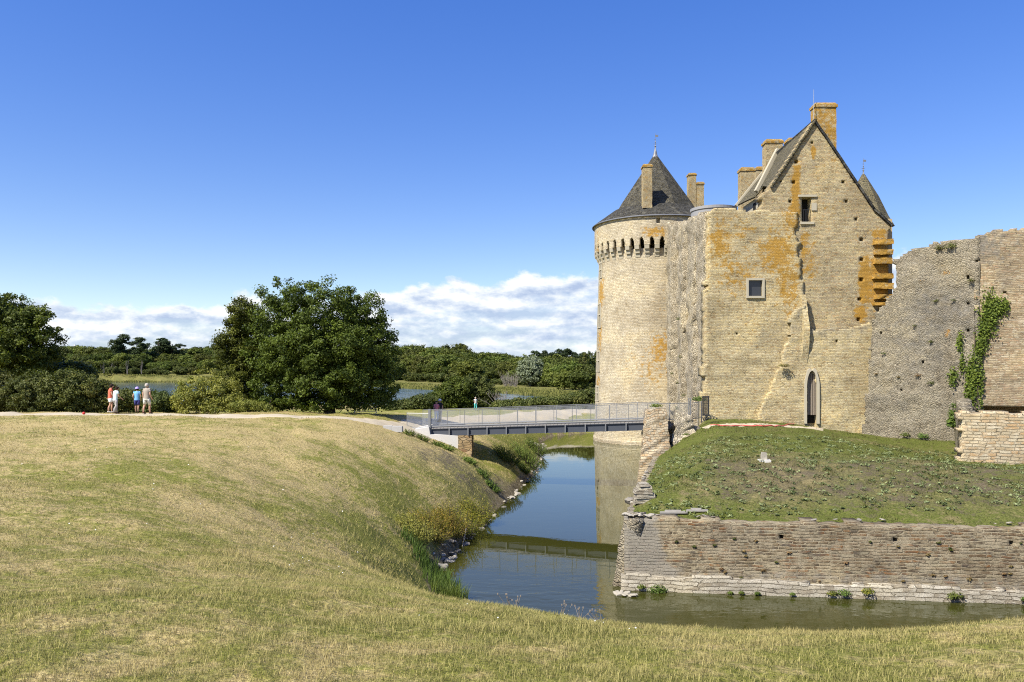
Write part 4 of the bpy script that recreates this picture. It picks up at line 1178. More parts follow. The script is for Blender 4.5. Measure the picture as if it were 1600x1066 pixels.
for (ua, ub, za, zc_, dd) in wz:
    mbw = MB()
    def drum_box(mb, a, b, z0_, z1_, n0, n1, dr=PT):
        q = [dr(np.array(u_), np.array(z_), np.array(n_)) for z_ in (z0_, z1_) for u_, n_ in ((a, n1), (b, n1), (b, n0), (a, n0))]
        mb.hexa(q[:4], q[4:])
    for a, b, c, d in ((ua - .14, ua, za - .1, zc_ + .14), (ub, ub + .14, za - .1, zc_ + .14), (ua, ub, zc_, zc_ + .14), (ua, ub, za - .1, za), ((ua + ub) / 2 - .08, (ua + ub) / 2 + .08, za, zc_), (ua, (ua + ub) / 2 - .08, (za * .45 + zc_ * .55) - .06, (za * .45 + zc_ * .55) + .06), ((ua + ub) / 2 + .08, ub, (za * .45 + zc_ * .55) - .06, (za * .45 + zc_ * .55) + .06)):
        drum_box(mbw, a, b, c, d, -.25, .08)
    wfr = mbw.build('window', M['dressed'], tw)
    mbw = MB(); drum_box(mbw, ua, ub, za, zc_, -.45, -.40); mbw.build('pane', M['dark'], wfr)
# parapet on pointed arches
RP = 6.46
PP = Drum(TC, RP)
NCOR = 40
pitch = 2 * math.pi * RP / NCOR
def par_in(U, Z):
    x = np.abs(((U / pitch) % 1.0) - 0.5) * pitch       # 0 at the middle of an opening
    hw_ = pitch * 0.5 - 0.29
    k = np.clip((Z - 15.2) / 0.48, 0, 1)
    opening = (x < hw_ * np.sqrt(np.clip(1 - k ** 1.7, 0, 1))) & (Z < 15.68)
    return ~opening
hp = math.pi * RP
slab('parapet', PP, None, 0.42, M['tower'], tw, 0.085, 0.10, [(RP * -0.14 - .17, RP * -0.14 + .17, 16.95, 17.5, .38)], 0.012, 1.0, 30,
     lambda U, Z: -0.14 + 0.72 * np.exp(-((U / RP + 0.20) / 0.30) ** 2) * sstep(15.2, 15.8, Z) * sstep(17.2, 16.4, Z) + 0.5 * np.exp(-((U / RP + 1.35) / .2) ** 2), inside=par_in, bounds=(-hp, hp, 14.85, 17.75), jit=0.0)
MB().lathe((TC[0], TC[1], 17.72), [(6.00, 0), (6.52, 0.0), (6.52, .10), (6.00, .10)], 72).build('cornice', M['dressed'], tw)
for k in range(NCOR):
    a = 2 * math.pi * k / NCOR
    ca, sa = math.cos(a), math.sin(a)
    mb = MB()
    for (z0_, z1_, ro) in ((13.75, 14.13, 6.08), (14.13, 14.51, 6.27), (14.51, 14.88, 6.48)):
        w_ = .23
        q = []
        for z_ in (z0_, z1_):
            for s_, r_ in ((-w_, ro - (.07 if z_ == z0_ else 0)), (w_, ro - (.07 if z_ == z0_ else 0)), (w_, 5.65), (-w_, 5.65)):
                q.append((TC[0] + r_ * sa + s_ * ca, TC[1] - r_ * ca + s_ * sa, z_))
        mb.hexa(q[:4], q[4:])
    mb.build('corbel', M['dressed'], tw)
cone_roof('roof_skirt', TC, [(6.64, 17.80), (5.3, 18.75), (4.45, 19.35)], 48, M['slate'], tw, 0.0, 0.25)
cone_roof('roof', TC, [(4.35, 19.25), (3.9, 20.0), (0.22, 25.35)], 8, M['slate'], tw, R(22.5 - 6), 0.35)
MB().lathe((TC[0], TC[1], 25.1), [(.36, 0), (.22, .35), (.14, .75)], 10).build('roof_cap', M['lead'], tw)
finial(TC, 25.75, 1.0, M['lead'], tw)
MB().lathe((TC[0], TC[1], 17.60), [(6.70, 0.06), (6.73, .12), (6.64, .2)], 72, False).build('gutter', M['lead'], tw)
chimney('chimney', 1005, 1019, 256, 325, 76.8, 1.0, tw, 47)
# base ring at the waterline
slab('plinth', Drum(TC, 6.60), None, .5, M['tower'], tw, .3, .2, (), .03, .8, 36, bounds=(-20.7, 20.7, -6, -4.55), jit=.2, grey=lambda U, Z: -0.1 + 0.5 * sstep(-4.6, -4.95, Z))

# twin stack behind the zinc roof, and that roof
st = thing('chimney_stack', (20.9, 90, 12), 'pair of tall lichened chimney flues standing behind the round tower roof', 'chimney')
chimney('flue', 1076, 1088, 270, 420, 90, .9, st, 50)
chimney('flue', 1088.5, 1100, 284, 420, 90, .9, st, 53)
zr = thing('round_roof', (16.0, 60, 9), 'low grey zinc drum roof peeping over the front wall', 'roof')
MB().lathe((16.0, 61.0, 0), [(1.75, 4), (1.75, 15.2)], 40, False).build('drum', M['zinc'], zr)
MB().lathe((16.0, 61.0, 15.2), [(1.82, -.12), (1.82, .10), (1.2, .22), (0.1, .30)], 40).build('rim', M['zinc'], zr)
# ------------------------------------------------------------------ footbridge
BL = np.array([-5.35, 50.2]); BR = np.array([8.35, 47.3])      # near edge, left and right ends
bd = (BR - BL); BLEN = np.hypot(*bd); bd = bd / BLEN
bn = np.array([-bd[1], bd[0]])                                  # across, away from the camera
BW = 2.1
def bz(s): return -1.22 + 0.62 * (s / BLEN)                     # walking surface
def bp(s, across, dz): 
    p = BL + bd * s + bn * across
    return (p[0], p[1], bz(s) + dz)
br = thing('footbridge', (BL[0], BL[1], bz(0)), 'long flat grey steel footbridge with mesh railings crossing the moat', 'bridge')
dk = MB(); nb = 60
for k in range(nb):
    s0, s1 = BLEN * k / nb + .01, BLEN * (k + 1) / nb - .01
    dk.hexa([bp(s0, -.02, -.06), bp(s1, -.02, -.06), bp(s1, BW + .02, -.06), bp(s0, BW + .02, -.06)], [bp(s0, -.02, 0), bp(s1, -.02, 0), bp(s1, BW + .02, 0), bp(s0, BW + .02, 0)])
dk.build('deck', M['deckwood'], br)
for a in (0.05, BW - .1):
    g = MB()
    g.hexa([bp(0, a, -.52), bp(BLEN, a, -.52), bp(BLEN, a + .03, -.52), bp(0, a + .03, -.52)], [bp(0, a, -.07), bp(BLEN, a, -.07), bp(BLEN, a + .03, -.07), bp(0, a + .03, -.07)])
    for z0_, z1_ in ((-.54, -.51), (-.10, -.065)):
        g.hexa([bp(0, a - .08, z0_), bp(BLEN, a - .08, z0_), bp(BLEN, a + .1, z0_), bp(0, a + .1, z0_)], [bp(0, a - .08, z1_), bp(BLEN, a - .08, z1_), bp(BLEN, a + .1, z1_), bp(0, a + .1, z1_)])
    g.build('girder', M['steel'], br)
sof = MB(); sof.hexa([bp(0, .14, -.30), bp(BLEN, .14, -.30), bp(BLEN, BW - .12, -.30), bp(0, BW - .12, -.30)], [bp(0, .14, -.12), bp(BLEN, .14, -.12), bp(BLEN, BW - .12, -.12), bp(0, BW - .12, -.12)])
sof.build('soffit', M['postgrey'], br)
NS = 11
for k in range(NS + 1):
    s = min(BLEN - .06, .06 + (BLEN - .1) * k / NS)
    mb = MB(); c0 = bp(s, -.05, -.31)
    mb.box(c0, (.07, .12, .50), math.atan2(bd[1], bd[0])); mb.build('stiffener', M['postgrey'], br)
# rounded dark kerb along the deck edge
for a in (0.02, BW - .02):
    MB().tube([bp(0, a, .08), bp(BLEN, a, .08)], .055, 8).build('kerb_rail', M['postgrey'], br)
EXT = 2.35                                   # the near railing runs on past the bridge end on the right
for side, a, sa, sb in (('near', 0.0, 0.0, BLEN), ('far', BW, -1.2, BLEN + .6)):
    rl = MB()
    for dz in (1.10, 0.10):
        rl.tube([bp(sa, a, dz), bp(sb, a, dz)], .016, 6)
    rl = rl.build('handrail', M['postgrey'], br)
    n = 12
    for k in range(n + 1):
        s = sa + (sb - sa) * k / n
        MB().box(bp(s, a, .55), (.036, .026, 1.12), math.atan2(bd[1], bd[0])).build('post', M['postgrey'], br)
    wm = MB()
    for k in range(int((sb - sa) / .06)):
        s = sa + .06 * k
        wm.bar(bp(s, a, .12), bp(s, a, 1.08), .0075)
    for k in range(17):
        wm.bar(bp(sa, a, .12 + .06 * k), bp(sb, a, .12 + .06 * k), .0065)
    wm.build('mesh_panel', M['galv'], br)
ep = MB(); ep.box(bp(-.02, -.02, .42), (.16, .16, 1.62), math.atan2(bd[1], bd[0])); ep.build('end_post', M['postgrey'], br)

# separate railing panel on the bank, left of the bridge
pr = thing('mesh_railing', (-6.2, 50.4, -1.1), 'short pale mesh railing panel on the bank, left of the bridge end post', 'railing')
A0 = at(636, 672, 50.6); A1 = at(672, 672, 50.25)
zt_ = at(650, 646, 50.4).z; zb_ = zt_ - .98
fr = MB()
for z_ in (zt_, zb_): fr.tube([(A0.x, A0.y, z_), (A1.x, A1.y, z_)], .02, 6)
fr.build('rail', M['galv'], pr)
for p in (A0, A1): MB().box((p.x, p.y, (zt_ + zb_) / 2 - .3), (.045, .03, 1.7)).build('post', M['postgrey'], pr)
wm = MB()
for k in range(int((A1.x - A0.x) / .05)):
    q = k * .05 / (A1.x - A0.x); x, y = A0.x + (A1.x - A0.x) * q, A0.y + (A1.y - A0.y) * q
    wm.bar((x, y, zb_), (x, y, zt_), .009)
for k in range(18): wm.bar((A0.x, A0.y, zb_ + .054 * k), (A1.x, A1.y, zb_ + .054 * k), .008)
wm.build('mesh_panel', M['galv'], pr)

# railing on the castle side, up to the small metal gate
cr = thing('mesh_railing', (9.8, 47.2, -.6), 'mesh railing over the ruined masonry between stone pier and castle corner', 'railing')
q0 = Vector(bp(BLEN, 0, 0)); q1 = Vector((10.9, 46.9, q0.z + .05)); q2 = Vector((11.75, 47.6, q0.z + .1))
hr = MB()
for dz in (1.10, .12): hr.tube([q0 + Vector((.05, 0, dz)), q1 + Vector((0, 0, dz)), q2 + Vector((0, 0, dz))], .02, 6)
hr.build('handrail', M['postgrey'], cr)
for p, h in ((q0 + Vector((1.35, -.1, 0)), 1.15), (q1, 1.42), (q1 + Vector((-.1, 0, 0)), 1.42), (q2, 1.15)):
    MB().box((p.x, p.y, p.z + h / 2 - .1), (.05, .04, h + .2)).build('post', M['postgrey'], cr)
wm = MB()
for a, b in ((q0, q1), (q1, q2)):
    n = int((b - a).length / .06)
    for k in range(n):
        p = a + (b - a) * (k / n); wm.bar(p + Vector((.05, 0, .12)), p + Vector((.05, 0, 1.08)), .006)
    for k in range(17): wm.bar(a + Vector((.05, 0, .12 + .06 * k)), b + Vector((0, 0, .12 + .06 * k)), .005)
wm.build('mesh_panel', M['galv'], cr)
mg = thing('metal_gate', (12.0, 47.9, -.6), 'narrow dark metal gate leaf standing open at the castle corner', 'gate')
gg = MB()
g0, g1 = Vector((11.98, 48.2, 0)), Vector((12.16, 47.5, 0))
zb0 = at(1097, 650, 47.9).z
for p in (g0, g1): gg.bar(p + Vector((0, 0, zb0)), p + Vector((0, 0, zb0 + 1.25)), .06)
for dz in (.05, 1.2): gg.bar(g0 + Vector((0, 0, zb0 + dz)), g1 + Vector((0, 0, zb0 + dz)), .06)
gg.build('gate_frame', M['iron'], mg)
gp = MB()
for k in range(1, 8):
    q = g0 + (g1 - g0) * (k / 8); gp.bar(q + Vector((0, 0, zb0 + .06)), q + Vector((0, 0, zb0 + 1.2)), .025)
gp.build('gate_bars', M['iron'], mg)

# ------------------------------------------------------------------ bridge supports
ab = thing('abutment', (-4.6, 50, -3), 'smooth white rendered concrete wing under the left end of the bridge', 'abutment')
def prism_px(pts, Y0, Y1, name, mat, parent):
    """outline given in photo pixels at depth Y0, carried straight back to Y1"""
    mb = MB(); f_ = [at(px, py, Y0) for px, py in pts]; b_ = [Vector((p.x, Y1, p.z)) for p in f_]
    n = len(pts)
    mb.add(f_ + b_, [tuple(range(n)), tuple(range(2 * n - 1, n - 1, -1))] + [(i, i + n, (i + 1) % n + n, (i + 1) % n) for i in range(n)])
    return mb.build(name, mat, parent)
prism_px([(648, 671), (670, 667.5), (672, 679), (716, 681), (717, 735), (690, 735), (640, 705)], 49.75, 52.2, 'wing_wall', M['concrete'], ab)
pi = thing('bridge_pier', (-2.9, 50.5, -4), 'rusty brown stone pier carrying the left end of the bridge', 'pier')
x0 = at(716, 700, 49.7).x; x1 = at(737, 700, 49.7).x
rubble_block('pier', [(x0, 49.65, -5.2), (x1, 49.65, -5.2), (x1, 52.0, -5.2), (x0, 52.0, -5.2)], [(x0, 49.65, -1.68), (x1, 49.65, -1.62), (x1, 52.0, -1.66), (x0, 52.0, -1.66)], M['pierstone'], pi, 0.13, 0.04, 61)

# tall masonry pier at the castle end, and the torn stump beside it
sp = thing('stone_pier', (9, 46.5, -4), 'tall battered masonry pier with weeds on top, at the right end of the bridge', 'pier')
b0, b1 = at(997, 735, 45.6), at(1053, 735, 45.6); t0, t1 = at(1011, 640, 46.4), at(1040, 638, 46.4)
rubble_block('pier', [(b0.x - .25, 45.3, -5.2), (b1.x + .05, 45.3, -5.2), (b1.x + .05, 48.0, -5.2), (b0.x + .3, 48.0, -5.2)], [(t0.x, 46.3, t0.z), (t1.x, 46.3, t1.z), (t1.x, 47.9, t1.z - .1), (t0.x + .1, 47.9, t0.z - .1)], M['pale'], sp, 0.12, 0.09, 63, grey=0.0, topbump=.12)
sm_ = thing('masonry_stump', (10.4, 46, -1.5), 'torn masonry stump with dark cavities between stone pier and castle corner', 'ruin')
c = [at(1052, 700, 46.2), at(1092, 680, 46.2), at(1054, 643, 46.9), at(1078, 649, 46.9)]
rubble_block('stump', [(c[0].x, 45.9, -2.6), (c[1].x + .25, 46.0, -2.4), (c[1].x + .3, 48.4, -2.4), (c[0].x, 48.4, -2.6)], [(c[2].x, 46.9, c[2].z), (c[3].x, 46.9, c[3].z), (c[3].x + .2, 48.3, c[3].z), (c[2].x, 48.3, c[2].z)], M['core'], sm_, 0.10, 0.24, 67, grey=0.0, dscale=1.5)
rubble_block('stump', [(c[1].x - .3, 46.3, -2.2), (c[1].x + .75, 46.7, -1.8), (c[1].x + .6, 48.2, -1.8), (c[1].x - .3, 48.2, -2.2)], [(c[1].x - .5, 47.0, -.75), (c[1].x + .35, 47.2, -.95), (c[1].x + .3, 48.1, -.9), (c[1].x - .5, 48.1, -.75)], M['core'], sm_, 0.10, 0.22, 69, grey=0.0, dscale=1.7)

# ------------------------------------------------------------------ small things
def rock_mesh(seed, mat):
    bm = bmesh.new(); bmesh.ops.create_icosphere(bm, subdivisions=3, radius=1.0)
    rg = np.random.default_rng(seed)
    pl = [(Vector(rg.normal(size=3)).normalized(), rg.uniform(.55, .9)) for _ in range(9)]
    for v in bm.verts:
        for n, d in pl:
            e = v.co.dot(n) - d
            if e > 0: v.co -= n * e
        v.co *= 1 + .05 * math.sin(v.co.x * 9 + seed) * math.cos(v.co.y * 8)
    me = bpy.data.meshes.new('rock'); bm.to_mesh(me); bm.free(); me.materials.append(mat)
    return me
ROCKS = [rock_mesh(k, M['paleston'] if k % 3 else M['darkston']) for k in range(6)]
def rock(p, s, rz, k, label, group=None, cat='rock'):
    o = bpy.data.objects.new('rock', ROCKS[k % 6]); COL.objects.link(o)
    o.location = p; o.scale = s; o.rotation_euler = (random.uniform(-.3, .3), random.uniform(-.3, .3), rz)
    return tag(o, label, cat, group)
# stones along the left waterline
shore_line = [(-2.75, 29.6), (-2.1, 34.5), (-0.3, 44), (1.6, 56), (2.5, 66), (3.2, 80)]
rs = random.Random(5)
for k in range(120):
    q = rs.random() ** 1.3 * 4.999; i = int(q); a, b = shore_line[i], shore_line[i + 1]; q -= i
    nearb = rs.random()
    x = a[0] + (b[0] - a[0]) * q - abs(rs.gauss(0.0, .28)) + .25; y = a[1] + (b[1] - a[1]) * q
    s = rs.uniform(.05, .15) * (1.5 if rs.random() < .12 else 1)
    rock((x, y, max(W - .02, gz(x, y)) + s * .15), (s * rs.uniform(1, 1.7), s * rs.uniform(.8, 1.2), s * .55), rs.uniform(0, 6), rs.randrange(6), 'loose pale stone among others along the left waterline of the moat', 'loose stones along the waterline')
for (px, py, Y, s, k) in ((838, 703, 72, .34, 1), (829, 705, 70, .30, 2)):
    p = at(px, py, Y); rock((p.x, Y, gz(p.x, Y) + .1), (s, s, s * .9), k, 1 + k % 2, 'large rounded white boulder at the moat edge beyond the bridge', 'white boulders beyond the bridge')
# fallen masonry on the corner of the mound
p = at(1008, 797, 29.0)
bo = thing('fallen_masonry', (p.x, 29.2, mz(p.x, 29.2)), 'squat lump of fallen masonry on the grass near the moat wall corner', 'rubble')
for k, (dx, dz, w_, h_) in enumerate(((0, 0, .40, .20), (.03, .19, .37, .17), (-.03, .35, .33, .16), (.02, .50, .27, .14), (-.02, .63, .18, .10), (.30, .0, .16, .14))):
    zz = mz(p.x, 29.2) - .04 + dz
    rubble_block('stone', [(p.x + dx - w_, 29.0, zz), (p.x + dx + w_, 29.0, zz), (p.x + dx + w_, 29.7, zz), (p.x + dx - w_, 29.7, zz)],
                 [(p.x + dx - w_ * .9, 29.02, zz + h_), (p.x + dx + w_ * .92, 29.02, zz + h_), (p.x + dx + w_ * .9, 29.6, zz + h_), (p.x + dx - w_ * .9, 29.6, zz + h_)], M['whitebase'], bo, .09, .045, 80 + k)
p = at(986, 783, 30.6)
rock((p.x, 30.6, p.z + .0), (.26, .3, .22), .4, 0, 'dark grey block leaning at the edge of the mound above the water')
rs = random.Random(9)
for k in range(34):                      # loose flat stones along the wall top
    u_ = rs.uniform(0, 1.3) if k < 16 else rs.uniform(0, 22)
    q = PM(np.array(u_), np.array(-2.58), np.array(-.25 - rs.random() * .35)); s = rs.uniform(.05, .13)
    rock((q[0], q[1], q[2] + .04), (s * 1.4, s, s * .35), rs.uniform(0, 6), rs.randrange(6), 'flat pale capstone lying along the top edge of the moat wall', 'loose capstones on the moat wall')
for k in range(22):
    t_ = rs.random(); y_ = 27.2 + t_ * 12; x_ = 3.99 + (y_ - 27.05) / 19.58 * 4.68
    s = rs.uniform(.06, .12)
    rock((x_ - .02, y_, float(np.interp(y_, [27, 32, 37.6, 41], [-2.58, -2.58, -2.6, -2.6])) + .02), (s, s * 1.3, s * .5), rs.uniform(0, 6), rs.randrange(6), 'pale edge stone along the left rim of the grassy mound', 'edge stones of the mound')
for k in range(12):
    u_ = -.2 + rs.random() * .6; q = PM(np.array(u_), np.array(-5.0), np.array(.3 + rs.random() * .5)); s = rs.uniform(.07, .16)
    rock((q[0] - .1, q[1], W + .03), (s * 1.3, s, s * .5), rs.uniform(0, 6), 1 + rs.randrange(2), 'pale stone in the water at the foot of the moat wall corner', 'stones at the wall foot')
# planks left on the mound
for (x0_, y0_, x1_, y1_, lab) in ((1031, 806, 1074, 811, 'long weathered grey board lying on the mound edge'), (1072, 812, 1106, 817, 'short split grey board end lying on the mound edge beside the long one')):
    a = at(x0_, y0_, 27.85); b = at(x1_, y1_, 27.7)
    a.z = mz(a.x, a.y) + .06; b.z = mz(b.x, b.y) + .07
    mb = MB(); mb.bar(a, b, .16, .05); mb.bar(a + Vector((.2, .1, .05)), b + Vector((-.2, .12, .04)), .12, .04)
    tag(mb.build('plank', M['greywood'], None), lab, 'plank')
# boundary stone
p = at(1194, 722, 34.0); zz = mz(p.x, 34.0)
ms = thing('marker_stone', (p.x, 34, zz), 'small upright pale marker stone on a white plinth on the grassy mound', 'marker')
rubble_block('plinth', [(p.x - .25, 33.8, zz - .1), (p.x + .25, 33.8, zz - .1), (p.x + .25, 34.2, zz - .1), (p.x - .25, 34.2, zz - .1)], [(p.x - .24, 33.8, zz + .08), (p.x + .24, 33.8, zz + .08), (p.x + .24, 34.2, zz + .08), (p.x - .24, 34.2, zz + .08)], M['whitestone'], ms, .1, .012, 90)
rubble_block('stele', [(p.x - .12, 33.9, zz + .07), (p.x + .12, 33.9, zz + .07), (p.x + .12, 34.1, zz + .07), (p.x - .12, 34.1, zz + .07)], [(p.x - .105, 33.92, zz + .40), (p.x + .105, 33.92, zz + .38), (p.x + .105, 34.08, zz + .38), (p.x - .105, 34.08, zz + .40)], M['paleston'], ms, .06, .02, 91)
# red hose along the trodden strip
pts = []
for px, py in ((1110, 666), (1130, 666.5), (1160, 666), (1190, 667), (1215, 667), (1240, 664), (1258, 660), (1272, 655)):
    Y = 46.5
    for _ in range(12):
        q = at(px, py, Y); zt_ = mz(q.x, Y)
        Y += (CZ - zt_) * F / (py - HY) * .5 - Y * .5
    q = at(px, py, Y); pts.append((q.x, Y, mz(q.x, Y) + .05))
sub = []
for i in range(len(pts) - 1):
    for k in range(5):
        s = k / 5; x_ = pts[i][0] + (pts[i + 1][0] - pts[i][0]) * s; y_ = pts[i][1] + (pts[i + 1][1] - pts[i][1]) * s
        sub.append((x_, y_, mz(x_, y_) + .05))
tag(MB().tube(sub, .035, 7).build('hose', M['redhose'], None), 'red plastic hose lying across the sandy strip to the arched gateway', 'hose')
# concrete block by the path and the red ball
a = at(598, 668, 45.6); zz = gz(a.x + .6, 45.6)
cb = MB(); cb.box((a.x + .3, 45.6, zz + .12), (.52, .4, .34)); cb.box((a.x + .88, 45.55, zz + .10), (.6, .4, .34), -.03)
tag(cb.build('concrete_block', M['conc_grey'], None), 'low grey concrete kerb block in the grass below the path near the bridge', 'block')
a = at(131, 645.5, 44.5)
bm = bmesh.new(); bmesh.ops.create_uvsphere(bm, u_segments=16, v_segments=10, radius=.085); me = bpy.data.meshes.new('ball'); bm.to_mesh(me); bm.free(); me.materials.append(M['redball'])
o = bpy.data.objects.new('ball', me); COL.objects.link(o); o.location = (a.x, 44.5, gz(a.x, 44.5) + .11); tag(o, 'small red ball lying on the path left of the walkers', 'ball')
# crowd barrier and a parked bicycle in the shade of the big tree
a = at(554, 654, 52.6); b = at(588, 654, 52.6); zz = gz((a.x + b.x) / 2, 52.6)
cbx = thing('crowd_barrier', ((a.x + b.x) / 2, 52.6, zz), 'grey metal crowd barrier standing in the shade under the big tree', 'barrier')
mb = MB(); 
mb.tube([(a.x, 52.6, zz), (a.x, 52.6, zz + .72), (b.x, 52.6, zz + .72), (b.x, 52.6, zz)], .022, 6); mb.tube([(a.x, 52.6, zz + .12), (b.x, 52.6, zz + .12)], .018, 6)
mb.build('frame', M['galv'], cbx)
mb = MB()
for k in range(1, 14): mb.bar((a.x + (b.x - a.x) * k / 14, 52.6, zz + .12), (a.x + (b.x - a.x) * k / 14, 52.6, zz + .72), .016)
mb.build('bars', M['galv'], cbx)
for p in (a, b): MB().bar((p.x, 52.35, zz + .02), (p.x, 52.85, zz + .02), .05).build('foot', M['galv'], cbx)
bx = at(538, 654, 53.0).x; zz = gz(bx, 53.0)
bi = thing('bicycle', (bx, 53, zz), 'dark bicycle with a reddish frame parked in shade beside the crowd barrier', 'bicycle')
for s in (-.48, .48):
    mb = MB(); mb.tube([(bx + s + .31 * math.cos(q), 53, zz + .33 + .31 * math.sin(q)) for q in np.linspace(0, 2 * math.pi, 25)], .022, 6)
    for k in range(8):
        mb.bar((bx + s, 53, zz + .33), (bx + s + .3 * math.cos(k * .785), 53, zz + .33 + .3 * math.sin(k * .785)), .006)
    mb.build('wheel', M['iron'], bi)
mb = MB(); P_ = lambda x, z: (bx + x, 53, zz + z)
for p, q in (((-.48, .33), (-.12, .72)), ((-.12, .72), (.05, .33)), ((.05, .33), (-.48, .33)), ((-.15, .70), (.36, .74)), ((.05, .33), (.38, .68)), ((.36, .86), (.48, .33))):
    mb.tube([P_(*p), P_(*q)], .02, 6)
mb.build('frame', M['pierstone'], bi)
mb = MB(); mb.box(P_(-.14, .84), (.24, .12, .06)); mb.bar(P_(-.13, .7), P_(-.14, .82), .03); mb.build('saddle', M['iron'], bi)
mb = MB(); mb.bar((bx + .34, 52.75, zz + .92), (bx + .34, 53.25, zz + .92), .03); mb.bar(P_(.36, .84), P_(.34, .92), .03); mb.build('handlebar', M['iron'], bi)
# stake in the water's edge
a = at(724, 845, 33.2); tag(MB().tube([(a.x - .05, 33.2, W - .1), (a.x + .12, 33.2, W + .75)], [.03, .02], 6).build('stake', M['greywood'], None), 'thin pale wooden stake leaning at the left water edge below the yellow bushes', 'stake')
# ------------------------------------------------------------------ plants
def leaves(cent, nrm, size, rg, aspect=0.6, tint=None, tilt=0.7):
    """rhombic leaves at cent (n,3), facing roughly nrm; returns verts, faces, tint"""
    n = len(cent)
    nn = nrm + rg.normal(size=(n, 3)) * tilt
    nn /= np.linalg.norm(nn, axis=1, keepdims=True) + 1e-9
    r = rg.normal(size=(n, 3)); a = np.cross(nn, r); a /= np.linalg.norm(a, axis=1, keepdims=True) + 1e-9
    b = np.cross(nn, a)
    s = (size if hasattr(size, '__len__') else np.full(n, size)) * rg.uniform(.7, 1.3, n)
    a = a * s[:, None]; b = b * (s * aspect)[:, None]
    V = np.stack([cent - a, cent + b * .9 + nn * s[:, None] * .12, cent + a, cent - b * .9 + nn * s[:, None] * .12], 1).reshape(-1, 3)
    Fc = np.arange(4 * n).reshape(n, 4)
    return V, Fc, np.repeat(tint if tint is not None else rg.random(n), 4)

def crown(name, lobes, clumps, per, size, clump_r, seed, mat, inner=0.25, flat=0.75, tint_bias=0.0, bottom=None, flip=0.25):
    """lobes: (x, y, z, rx, ry, rz). Leaves sit in clumps spread over the lobes' outer shells, with some inside."""
    rg = np.random.default_rng(seed)
    vol = np.array([(l[3] * l[4] * l[5]) ** (2 / 3) for l in lobes]); pr = vol / vol.sum()
    ch = rg.choice(len(lobes), clumps, p=pr)
    Lb = np.array(lobes)[ch]
    d = rg.normal(size=(clumps, 3)); d /= np.linalg.norm(d, axis=1, keepdims=True)
    low = (d[:, 2] < -0.35) & (rg.random(clumps) < flip); d[low, 2] *= -0.6
    rr = np.where(rg.random(clumps) < inner, rg.uniform(.25, .8, clumps), rg.uniform(.82, 1.06, clumps))
    C = Lb[:, :3] + d * Lb[:, 3:] * rr[:, None]
    cn = d / Lb[:, 3:]; cn /= np.linalg.norm(cn, axis=1, keepdims=True)
    ct = np.clip(rg.normal(.42 + tint_bias, .2, clumps), 0, 1)
    cr = clump_r * rg.uniform(.6, 1.35, clumps)
    k = np.repeat(np.arange(clumps), per)
    off = rg.normal(size=(len(k), 3)); off /= np.linalg.norm(off, axis=1, keepdims=True)
    off *= (rg.random(len(k)) ** .5)[:, None] * cr[k][:, None]; off[:, 2] *= flat
    P = C[k] + off
    if bottom is not None:
        keep = P[:, 2] > bottom + rg.uniform(0, .3, len(P)); P = P[keep]; k = k[keep]; off = off[keep]
    on = off / (np.linalg.norm(off, axis=1, keepdims=True) + 1e-9)
    N = cn[k] * .55 + on * .6 + np.array([0, 0, .45])
    tt = np.clip(ct[k] + rg.normal(0, .16, len(k)), 0, 1)
    V, Fc, T = leaves(P, N, size, rg, .62, tt)
    return mesh_np(name, V, Fc, False, None, {'tint': T})

def limbs(mb, base, h, r, targets, rg, seg=8):
    """tapered trunk with limbs reaching for the targets"""
    b = Vector(base); topp = b + Vector((rg.normal() * .1 * h * .2, rg.normal() * .1 * h * .2, h))
    mid = b + (topp - b) * .5 + Vector((rg.normal() * .06, rg.normal() * .06, 0))
    mb.tube([b, b + Vector((0, 0, .15 * h)), mid, topp], [r * 1.35, r, r * .8, r * .5], seg)
    for tg in targets:
        s = b + (topp - b) * rg.uniform(.45, .98); tg = Vector(tg)
        m = s + (tg - s) * .5 + Vector((0, 0, .08 * (tg - s).length))
        mb.tube([s, m, tg], [r * .42, r * .25, r * .06], 6)
    return mb

def tree(name, lab, cat, base, lobes, trunk_h, trunk_r, clumps, per, size, clump_r, seed, mat, group=None, extra=None, **kw):
    """lobes are relative to the base"""
    rg = np.random.default_rng(seed)
    o = thing(name, base, lab, cat, group)
    bx, by, bz_ = base
    L = [(l[0] + bx, l[1] + by, l[2] + bz_) + tuple(l[3:]) for l in lobes]
    mb = MB(); limbs(mb, (bx, by, bz_ - .15), trunk_h, trunk_r, [l[:3] for l in L], rg)
    mb.build('trunk', M['bark'], o, True)
    link('crown', crown('crown', L, clumps, per, size, clump_r, seed + 1, mat, **kw), o, mat)
    return o

def lobes_px(Y, lst, base):
    """(px, py, rx px, rz px, dY, depth m) -> lobes relative to base"""
    out = []
    for px, py, rx, rz, dy, ry in lst:
        p = at(px, py, Y + dy); k = (Y + dy) / F
        out.append((p.x - base[0], p.y - base[1], p.z - base[2], rx * k, ry, rz * k))
    return out

